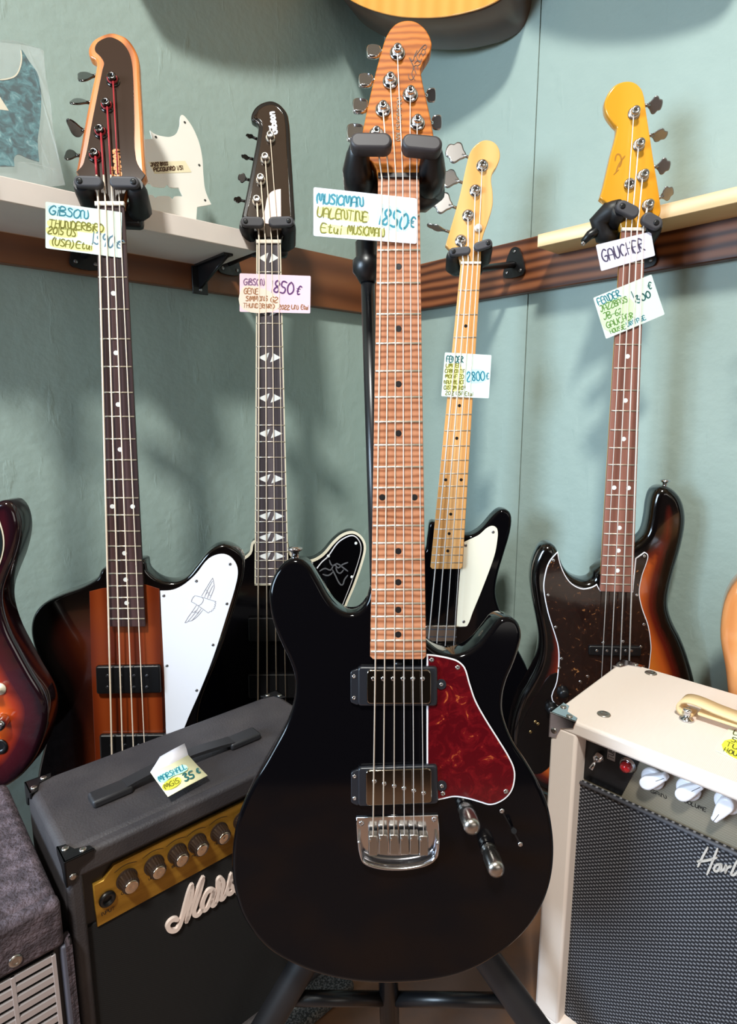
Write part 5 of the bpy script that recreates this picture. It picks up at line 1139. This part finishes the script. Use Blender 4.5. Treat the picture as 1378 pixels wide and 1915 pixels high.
slab('highlighter_mark', smooth(T2.two([(294, 1452), (322, 1440), (344, 1430), (350, 1440), (322, 1452), (302, 1464)], 2, 0), 3), -.0002, .0001, mat('mint_highlighter', (186, 232, 214), .7), inner)
slab('highlighter_mark', smooth(T2.two([(304, 1468), (332, 1453), (337, 1464), (310, 1478)], 2, 0), 3), -.0002, .0001, HYEL2, inner)
write(T2, 'MARSHALL', (300, 1462), (349, 1437), 10, 1.6, ITEAL, inner, 2, .0001); write(T2, 'MG15', (310, 1476), (336, 1463), 9, 1.8, IOLIVE, inner, 2, .0001); write(T2, '35', (346, 1461), (364, 1453), 13, 2.6, IDTEAL, inner, 2, .0001); write(T2, '€', (370, 1447), (375, 1444), 9, 2.0, IDTEAL, inner, 2, .0001)

# ================================================================ carpet-covered amp, bottom left
hb = MA.hit(114, 1684, 0, -.010)
CARP = mat('worn_grey_carpet_covering', (66, 56, 62), 0.95, mix=((104, 90, 98), 70, (1, 1, 1), .42, .68), bump=(260, 1.0, .004))
BF = Frame(MA.world(-.010 - .36, hb.y, 0), *MA.ax); BH = hb.z; BW, BD = .36, .26
g = root('speaker_cabinet', BF, 'carpet-covered cabinet with silver slotted grille at bottom left', 'speaker cabinet')
gz = BF.hit(101, 1785, 1, .004); gl = BF.hit(0, 1843, 1, .004)
bm = bmesh.new(); box_bm(bm, 0, BW, .014, BD, 0.004, BH, .010, 3)
fin(bm, 'cabinet', CARP, g)
gx1 = gz.x; gzt = gz.z
bm = bmesh.new()
for q in ((0, BW, gzt + .006, BH), (gx1 + .016, BW, .004, gzt + .010), (0, .02, .004, gzt + .010), (0, BW, .004, .03)):
    box_bm(bm, q[0], q[1], 0, .018, q[2], q[3], .006, 3)
fin(bm, 'front_frame', CARP, g)
GRID = mat('painted_silver_grille', (196, 188, 190), .4, .4)
bm = bmesh.new(); pitch_x = .036; pz = .0118
x1, x0_ = gx1, .022
nx_ = int((x1 - x0_) / pitch_x); nz_ = int((gzt - .035) / pz)
for i in range(nx_ + 1): box_bm(bm, x1 - i * pitch_x - .0026, x1 - i * pitch_x + .0014, .003, .0075, .03, gzt, .0004, 1)
for j in range(nz_ + 1): box_bm(bm, x0_, x1, .0035, .0070, gzt - j * pz - .0076, gzt - j * pz, .0006, 1)
fin(bm, 'slotted_grille', GRID, g, label='silver slotted grille')
box('grille_backing', .02, gx1 + .016, .010, .013, .02, gzt + .006, PLASTIC, g)
box('edge_trim', gx1 + .006, gx1 + .0155, .000, .012, .03, gzt + .006, mat('blue_grey_trim', (84, 86, 100), .45), g, .002)
rv = BF.hit(29, 1796, 1, 0); lathe('rivet', (rv.x, 0.0005, rv.z), (0, -1, 0), [(.0066, 0), (.0060, .0018), (.0030, .0028), (.0024, .0018)], NICKEL, g, 18)
rv2 = BF.hit(159, 1695, 0, .36)
# ================================================================ white tube amp at right
WZ = H - .37; p0 = on_z(1031, 1333, WZ); u_ = dirv(-44.8)
WA = Frame((p0.x, p0.y, 0), u_, Vector((-u_.y, u_.x, 0)), UP); WWd, WDp, WHt = .44, .218, WZ
CREAMT = weave('cream_tolex', (229, 212, 200), (238, 225, 216), 4200, 4200, .6, .15)
g = root('guitar_amplifier', WA, 'cream-covered tube amp with white pointer knobs at lower right', 'amplifier', 'small practice amps on the floor')
fb0 = .034; tb = .019; rec = .019
bm = bmesh.new()
for q in ((0, fb0, 0, WDp, fb0, WHt - tb + .004), (WWd - fb0, WWd, 0, WDp, fb0, WHt - tb + .004), (0, WWd, 0, WDp, WHt - tb, WHt), (0, WWd, 0, WDp, 0, fb0 + .004)):
    box_bm(bm, *q, .004, 3)
box_bm(bm, .01, WWd - .01, WDp - .012, WDp - .002, .01, WHt - .01)
fin(bm, 'cabinet', CREAMT, g)
gt = WA.hit(1093, 1466, 1, rec); gtz = gt.z
CLOTH = weave('silver_black_grille_cloth', (13, 14, 22), (124, 124, 130), 860, 1250, .8, .6)
CLOTH.node_tree.nodes['Color Ramp'].color_ramp.elements[0].position = .50; CLOTH.node_tree.nodes['Color Ramp'].color_ramp.elements[1].position = .86
cl = box('grille_cloth', fb0 - .001, WWd - fb0 + .001, rec, rec + .006, fb0 - .002, gtz, CLOTH, g)
tube('cloth_piping', [(fb0, rec - .001, gtz), (WWd - fb0, rec - .001, gtz)], .0022, mat('black_white_piping', (70, 70, 76), .6), cl, 10)
PANEL = weave('grey_fleck_panel', (104, 96, 82), (150, 142, 126), 3000, 3000, .5, .1)
cpn = box('control_panel', fb0 - .001, WWd - fb0 + .001, rec + .010, rec + .016, gtz - .004, WHt - tb + .002, PANEL, g)
yp = rec + .010
kb = [WA.hit(q[0], q[1], 1, yp - .01) for q in ((1104, 1380), (1190, 1400), (1184, 1440), (1150, 1490), (1100, 1480))]
xa = fb0; xb_ = WA.hit(1188, 1430, 1, yp).x
bp_ = slab('black_plate', smooth([(xa, gtz + .001, 1), (xa, WHt - tb - .001, 1), (xb_ + .008, WHt - tb - .001, 1), (xb_ + .003, WHt - tb - .020), (xb_ - .012, gtz + .001, 1)], 4), -yp - .0, -yp + .0015, PLASTIC, g, 0, 1, axis=1)
px_strokes(WA, [[(1255, 1432), (1275, 1450), (1300, 1458)], [(1320, 1462), (1350, 1462), (1385, 1470)]], 4.0, PLASTIC, cpn, 1, yp, 'panel_swoosh', .0004)
def chicken(px, py, ang):
    c = WA.hit(px, py, 1, yp - .010); bm = bmesh.new()
    base_ = [(.0125 * math.cos(a), .0125 * math.sin(a)) for a in [2 * math.pi * k / 26 for k in range(26)]]
    slab_bm(bm, [(c.x + a, c.z + b_) for a, b_ in base_], -yp, -yp + .008, .003, 3, axis=1)
    ca, sa = math.cos(math.radians(ang)), math.sin(math.radians(ang))
    arm = smooth([(1.18 * a, 1.3 * b_) for a, b_ in [(-.0095, .0026), (-.004, .0056), (.006, .0048), (.0150, .0030), (.0185, .0022), (.0185, -.0022), (.0150, -.0030), (.006, -.0048), (-.004, -.0056), (-.0095, -.0026)]], 4)
    slab_bm(bm, [(c.x + a * ca - b_ * sa, c.z + a * sa + b_ * ca) for a, b_ in arm], -yp + .006, -yp + .0175, .0025, 3, axis=1)
    k_ = fin(bm, 'knob', WHITEPLY, g)
    bm = bmesh.new(); ribbon_bm(bm, [(c.x + a * ca, yp - .0176, c.z + a * sa) for a in (.010, .0208)], .0008, (0, -1, 0), .0002); fin(bm, 'pointer_line', PRINT, k_, fix=False)
    return c
kc = [chicken(1217, 1460, 42), chicken(1284, 1480, 48), chicken(1357, 1505, -112)]
chicken_dx = kc[1].x - kc[0].x
label_at(WA, 'GAIN', kc[0].x - .002, kc[0].z - .0205, .016, .0042, yp - .0002, PRINT, cpn, .0008); label_at(WA, 'VOLUME', kc[1].x - .004, kc[1].z - .0205, .022, .0042, yp - .0002, PRINT, cpn, .0008)
s1 = WA.hit(1119, 1417, 1, yp - .004)
sw = lathe('power_switch', (s1.x, yp - .001, s1.z), (0, -1, 0), [(.0068, 0), (.0068, .003), (.0052, .004), (.0050, .008), (.0025, .0085)], CHROME, g, 6)
tube('lever', [(s1.x, yp - .008, s1.z), (s1.x - .003, yp - .017, s1.z - .011)], [.0018, .0026], CHROME, sw, 10)
s2 = WA.hit(1172, 1432, 1, yp - .006)
pl_ = lathe('pilot_lamp', (s2.x, yp - .001, s2.z), (0, -1, 0), [(.0092, 0), (.0092, .003), (.0080, .0035), (.0080, .006), (.0072, .0065)], CHROME, g, 24)
lathe('red_jewel', (s2.x, yp - .007, s2.z), (0, -1, 0), [(.0066, 0), (.0066, .004), (.0050, .007), (.0010, .0085)], mat('red_jewel_glass', (168, 26, 34), .08, 0, .5), pl_, 10)
t1 = WA.hit(1142, 1422, 1, yp - .0016)
bm = bmesh.new(); box_bm(bm, t1.x - .0046, t1.x + .0050, yp - .0020, yp - .0012, s2.z - .004, s2.z + .022, .0003, 1); bd_ = fin(bm, 'badge_plate', mat('pale_badge', (178, 170, 166), .35, .6), g)
st_, tot = glyphs('TUBE15'); bm = bmesh.new()
for pts in st_: ribbon_bm(bm, [(t1.x + .0034 - b_ / 10 * .0066, yp - .0020, s2.z - .002 + a / tot * .022) for a, b_ in pts], .0010, (0, -1, 0), .0002)
fin(bm, 'badge_text', PRINT, bd_, fix=False)
def yy(p): return (1020 + p[0] / 3.849, 1300 + p[1] / 3.849)
HAR = [[(1168, 1095), (1130, 1165), (1100, 1228)], [(1242, 1095), (1205, 1190), (1165, 1285)], [(1097, 1192), (1160, 1186), (1232, 1166)], [(1262, 1216), (1232, 1218), (1216, 1245), (1226, 1264), (1250, 1250), (1265, 1215), (1258, 1262)], [(1258, 1262), (1290, 1245), (1300, 1222), (1296, 1275)], [(1296, 1275), (1310, 1240), (1335, 1228)], [(1335, 1285), (1352, 1250), (1378, 1190)], [(1335, 1285), (1356, 1290), (1376, 1272)]]
lw = mat('silver_logo', (206, 200, 192), .35, .3)
px_strokes(WA, [[yy(q) for q in s_] for s_ in HAR], 3.6, lw, g, 1, rec, 'script_logo', .002, 5)
hx = WA.hit(*yy((1376, 1280)), 1, rec)
st_, tot = glyphs('ey Benton'); bm = bmesh.new()
for pts in st_: ribbon_bm(bm, [(hx.x + .004 + (a + .25 * b_) / tot * .085, rec, hx.z + b_ / 10 * .020) for a, b_ in smooth(pts, 4, False)], .0024, (0, -1, 0), .002)
fin(bm, 'script_logo', lw, g, fix=False)
for X, sx_ in ((0, 1), (WWd, -1)):
    for Y, sy_ in ((0, 1), (WDp, -1)): corner_cap(g, X, Y, WHt, sx_, sy_, CHROME, .034)
for q in ((1129, 1336), (1231, 1247)):
    h_ = WA.hit(q[0], q[1], 2, WHt); h_.y = min(h_.y, WDp - .016); lathe('screw_cup', (h_.x, h_.y, WHt - .0004), (0, 0, 1), [(.0085, 0), (.0078, .0014), (.0045, .0030), (.0040, .0022), (.0030, .0030), (.001, .0032)], NICKEL, g, 20)
# strap handle
HS = mat('tan_leather_strap', (226, 196, 148), .55, bump=(300, .3, .001))
h1 = WA.hit(1291, 1330, 2, WHt + .006); xs_ = h1.x; ys_ = h1.y
pr = [(.004, .004), (-.006, .006), (-.010, .012), (-.006, .018), (.006, .020), (.03, .017), (.07, .015), (.11, .015), (.15, .017), (.174, .020), (.186, .018), (.190, .012), (.186, .006), (.176, .004)]
lowr = [(.004, .001), (-.010, .003), (-.0135, .012), (-.008, .021), (.006, .0235), (.03, .0205), (.07, .0185), (.11, .0185), (.15, .0205), (.174, .0235), (.188, .021), (.1935, .012), (.190, .003), (.176, .001)]
bm = bmesh.new(); rows = []
for (a, b_), (c_, d_) in zip(smooth(pr, 4, False), smooth(lowr, 4, False)):
    rows.append([bm.verts.new((xs_ + x, ys_ + y, WHt + z)) for x, y, z in ((a, -.011, b_), (a, .013, b_), (c_, .013, d_), (c_, -.011, d_))])
for A, B in zip(rows, rows[1:]):
    for i in range(4): bm.faces.new((A[i], A[(i + 1) % 4], B[(i + 1) % 4], B[i])).smooth = True
bm.faces.new(rows[0]); bm.faces.new(rows[-1]); hn = fin(bm, 'handle', HS, g)
bm = bmesh.new(); box_bm(bm, xs_ + .010, xs_ + .170, ys_ - .010, ys_ + .012, WHt + .0085, WHt + .0120, .0010, 1); fin(bm, 'strap_lower', HS, hn)
for dx in (0, .180):
    lathe('handle_stud', (xs_ + dx, ys_ - .013, WHt), (0, 0, 1), [(.0085, 0), (.0078, .002), (.0040, .004), (.0036, .010), (.0052, .0115), (.0046, .0145), (.001, .0150)], CHROME, hn, 18)
PT = mat('pale_green_tag', (226, 234, 208), .7)
tq = [(1338, 1403), (1363, 1362), (1425, 1385), (1405, 1432)]
tp0 = WA.hit(1380, 1400, 2, WHt)
TW = Frame(WA.world(tp0.x, tp0.y, WHt + .0006), *WA.ax)
tg_ = root('price_tag', TW, 'pale green tag with yellow highlighter lying on the cream amp', 'price tag', 'price tags lying on the amps')
slab('paper', TW.two(tq, 2, .0008), -.0002, .0008, PT, tg_)
slab('highlighter_mark', smooth(TW.two([(1352, 1402), (1368, 1382), (1420, 1402), (1404, 1428)], 2, .0008), 3), .0008, .00095, HYEL2, tg_)
for s_, a, b_, h_ in (('LAMPES', (1371, 1373), (1418, 1391), 9), ('5W', (1366, 1386), (1390, 1396), 9), ('TUBE', (1357, 1394), (1398, 1411), 8), ('HOUSSE', (1353, 1405), (1400, 1424), 8)):
    write(TW, s_, a, b_, h_, 1.6, mat('dark_olive_ink', (72, 74, 20), .6), tg_, 2, .00097)

def plain_head(nk, g, m, n):
    """Headstock with posts and keys above a nut, laid out in the neck's own axes."""
    u = (nk.c0 - nk.c1).normalized(); w = (nk.nr - nk.nl).normalized(); hw = (nk.nr - nk.nl).length / 2
    P = lambda a, b: tuple(nk.c0 + u * a + w * b)
    o_ = [P(0, -hw) + (1,), P(.03, -hw - .010), P(.10, -hw - .014), P(.17, -hw - .010), P(.185, 0), P(.17, hw + .010), P(.10, hw + .014), P(.03, hw + .010), P(0, hw) + (1,)]
    slab('headstock', smooth(o_, 4), -.022, -.006, m, g, .002, 2)
    for k in range(n):
        for s_ in (-1, 1):
            a = .045 + .045 * k; x, y = P(a, s_ * .020)
            lathe('tuner_post', (x, y, -.0062), (0, 0, 1), [(.006, 0), (.006, .002), (.004, .003), (.004, .010), (.002, .011)], NICKEL, g, 14)
            e0, e1 = P(a, s_ * (hw + .010)), P(a, s_ * (hw + .026)); kd = tube('tuning_key', [(e0[0], e0[1], -.016), (e1[0], e1[1], -.016), (P(a, s_ * (hw + .040))[0], P(a, s_ * (hw + .040))[1], -.016)], [.002, .003, .008], NICKEL, g, 12)
# ================================================================ part-seen instruments
fr = guitar_frame((30, 1200), .785, 4, 2, (-50, 1500))
g = root('bass_guitar', fr, 'deep red to orange burst bass body cut by the left frame edge', 'bass guitar', 'bass guitars on wall hangers')
BURST5 = burst('red_orange_burst', [(0.02, (26, 8, 14)), (0.28, (62, 14, 22)), (0.42, (150, 44, 18)), (0.62, (206, 88, 24)), (0.98, (224, 112, 32))])
b5 = [(-110, 1010), (-60, 975), (-20, 945), (8, 936), (24, 948), (33, 972), (34, 1000), (25, 1040), (10, 1078), (1, 1108), (2, 1138), (14, 1178), (34, 1218), (57, 1260), (78, 1296), (86, 1326), (84, 1360), (74, 1396), (57, 1430), (30, 1460), (-4, 1480), (-50, 1490), (-110, 1476), (-170, 1430), (-200, 1350), (-190, 1280), (-160, 1210), (-150, 1150), (-165, 1090), (-180, 1030), (-165, 990), (-140, 990)]
slab_burst('body', smooth(fr.two(b5, 2, -.010), 4), -.050, -.010, BURST5, g, .008)
pg5 = [(-40, 990), (-12, 962), (3, 985), (8, 1020), (0, 1055), (-14, 1085), (-50, 1100)]
po = ccw(smooth(fr.two(pg5, 2, -.009), 4))
slab('pickguard_cream_ply', po, -.0101, -.0088, CREAM, g, .0003, 1); slab('pickguard', inset(po, .0016), -.0089, -.0078, mat('dark_green_black_guard', (18, 24, 24), .2), g, .0003, 1)
nk = Neck(fr, (-140, 420), (-106, 420), (-100, 1100), (-52, 1100), (-76, 1090), 20)
make_neck(nk, g, DARKN, BLK, 20, .002, .018, heel=nk.len * .96); plain_head(nk, g, DARKN, 2)
for q, s_ in (((6, 1346), 1), ((-46, 1300), 1)):
    x, y = fr.p(q[0], q[1], -.01); lathe('knob', (x, y, -.0101), (.12, -.02, 1), [(.0090, 0), (.0092, .002), (.0086, .016), (.0070, .019), (.001, .0195)], CHROME, g, 24)
x, y = fr.p(0, 1288, -.01); lathe('toggle_switch', (x, y, -.0101), (0, 0, 1), [(.0085, 0), (.0085, .002), (.004, .003), (.003, .012), (.0045, .016), (.001, .018)], CREAM, g, 18)
x, y = fr.p(0, 1396, -.01); lathe('jack_socket', (x, y, -.0101), (0, 0, 1), [(.011, 0), (.011, .0015), (.006, .002), (.005, .0005)], PLASTIC, g, 20)
slab('bridge', fr.two([(-95, 1400), (-30, 1400), (-30, 1440), (-95, 1440)], 2, 0), -.0101, .002, CHROME, g, .002)

NATG = wood('natural_spruce_gloss', [(0.1, (206, 130, 74)), (0.5, (222, 150, 92)), (0.9, (232, 166, 108))], 12, 1.2, 'X', 1, .12, .6, (1, .05, 1), .5)
SPRUCE = wood('amber_spruce_top', [(0.1, (222, 146, 66)), (0.5, (230, 156, 76)), (0.9, (236, 166, 86))], 10, 1.2, 'X', 1, .2, .4, (1, .04, 1), .6)
SIDEW = wood('dark_mahogany_side', [(0.1, (66, 44, 34)), (0.5, (86, 60, 46)), (0.9, (98, 72, 58))], 5, 1.4, 'Z', 1, .3, .3, (1, 1, 1), .6)
def acoustic(anchor, depth, yaw, tilt, base, o_px, label, thick=.085):
    fr = guitar_frame(anchor, depth, yaw, tilt, base)
    g = root('acoustic_guitar', fr, label, 'guitar', 'acoustic guitars hung high on the wall')
    o_ = smooth(fr.two(o_px, 2, 0), 6)
    slab('soundboard', o_, -.0032, 0, SPRUCE, g, .0012, 2, label='amber spruce top')
    o2 = ccw(o_); slab('sides_and_back', inset(o2, .0003), -thick, -.0034, SIDEW, g, .004, 2, rb=.006)
    return fr, g
oA = [(785, 33), (830, 31), (872, 23), (912, 10), (946, -12), (966, -50), (972, -100), (962, -160), (938, -230), (922, -300), (926, -370), (936, -430), (922, -490), (870, -525), (790, -532), (712, -524), (658, -488), (642, -430), (650, -370), (654, -300), (640, -230), (612, -160), (602, -100), (608, -50), (630, -18), (662, 4), (700, 20), (742, 30)]
frA, gA = acoustic((788, 30), 1.13, -30, 5, (788, 33), oA, 'amber-topped acoustic guitar hanging above the tall front headstock', .105)
x, y = frA.p(788, -300, 0); lathe('soundhole', (x, y, -.0002), (0, 0, 1), [(.05, 0), (.05, .0005)], PLASTIC, gA, 40)
slab('bridge', frA.two([(735, -110), (842, -110), (842, -86), (735, -86)], 2, 0), .0, .008, DARKN, gA, .002)
nkA = Neck(frA, (770, -1150), (806, -1150), (764, -380), (812, -380), (788, -390), 20); make_neck(nkA, gA, DARKN, BLK, 0, .002, .02, heel=nkA.len * .8)
def moved(cx, cy, k): return [(cx + (q[0] - 788) * k, cy + (q[1] - 33) * k) for q in oA]
for (cx, cy, dz, yw_, lb) in ((424, -132, 1.0, 38, 'second amber acoustic guitar hanging on the left wall above the shelf'), (1187, -182, .86, -44, 'third amber acoustic guitar hanging on the right wall above the yellow headstock')):
    k = 1.16 / dz; fB, gB = acoustic((cx, cy), dz, yw_, -6, (cx, cy), moved(cx, cy, k), lb)
    x, y = fB.p(cx, cy - 333 * k, 0); lathe('soundhole', (x, y, -.0002), (0, 0, 1), [(.05, 0), (.05, .0005)], PLASTIC, gB, 40)
    slab('bridge', fB.two([(cx - 53 * k, cy - 143 * k), (cx + 53 * k, cy - 143 * k), (cx + 53 * k, cy - 119 * k), (cx - 53 * k, cy - 119 * k)], 2, 0), .0, .008, DARKN, gB, .002)
fr = guitar_frame((1390, 1180), .80, -30, 2, (1553, 1820))
g = root('acoustic_guitar', fr, 'peach natural-finish guitar body cut by the right frame edge', 'guitar')
mp_ = [(1347 + (q[0] - 642) * 1.40, 1180 + (q[1] + 430) * 1.40) for q in oA]
slab('body', smooth(fr.two(mp_, 2, 0), 5), -.06, 0, NATG, g, .010, 5)
x, y = fr.p(1553, 1360, 0); lathe('soundhole', (x, y, -.0002), (0, 0, 1), [(.05, 0), (.05, .0005)], PLASTIC, g, 40)
slab('bridge', fr.two([(1480, 1630), (1626, 1630), (1626, 1664), (1480, 1664)], 2, 0), .0, .008, DARKN, g, .002)
nkN = Neck(fr, (1527, 566), (1579, 566), (1518, 1290), (1588, 1290), (1553, 1280), 20)
make_neck(nkN, g, MAPLE, ROSEW, 14, .002, .018, heel=nkN.len * .66)
plain_head(nkN, g, MAPLE, 3)
# speckled mat on the floor under the stand
mt = on_z(600, 1890, .008)
MF = Frame((mt.x - .04, mt.y + .005, 0), dirv(41.5), dirv(131.5), UP)
g = root('floor_mat', MF, 'grey speckled mat lying on the floor under the front guitar', 'mat')
box('mat_pile', -.10, .085, -.035, .035, .0005, .016, mat('grey_speckle', (50, 52, 52), .95, mix=((112, 112, 110), 420, (1, 1, 1), .45, .6), bump=(300, .8, .003)), g, .004)
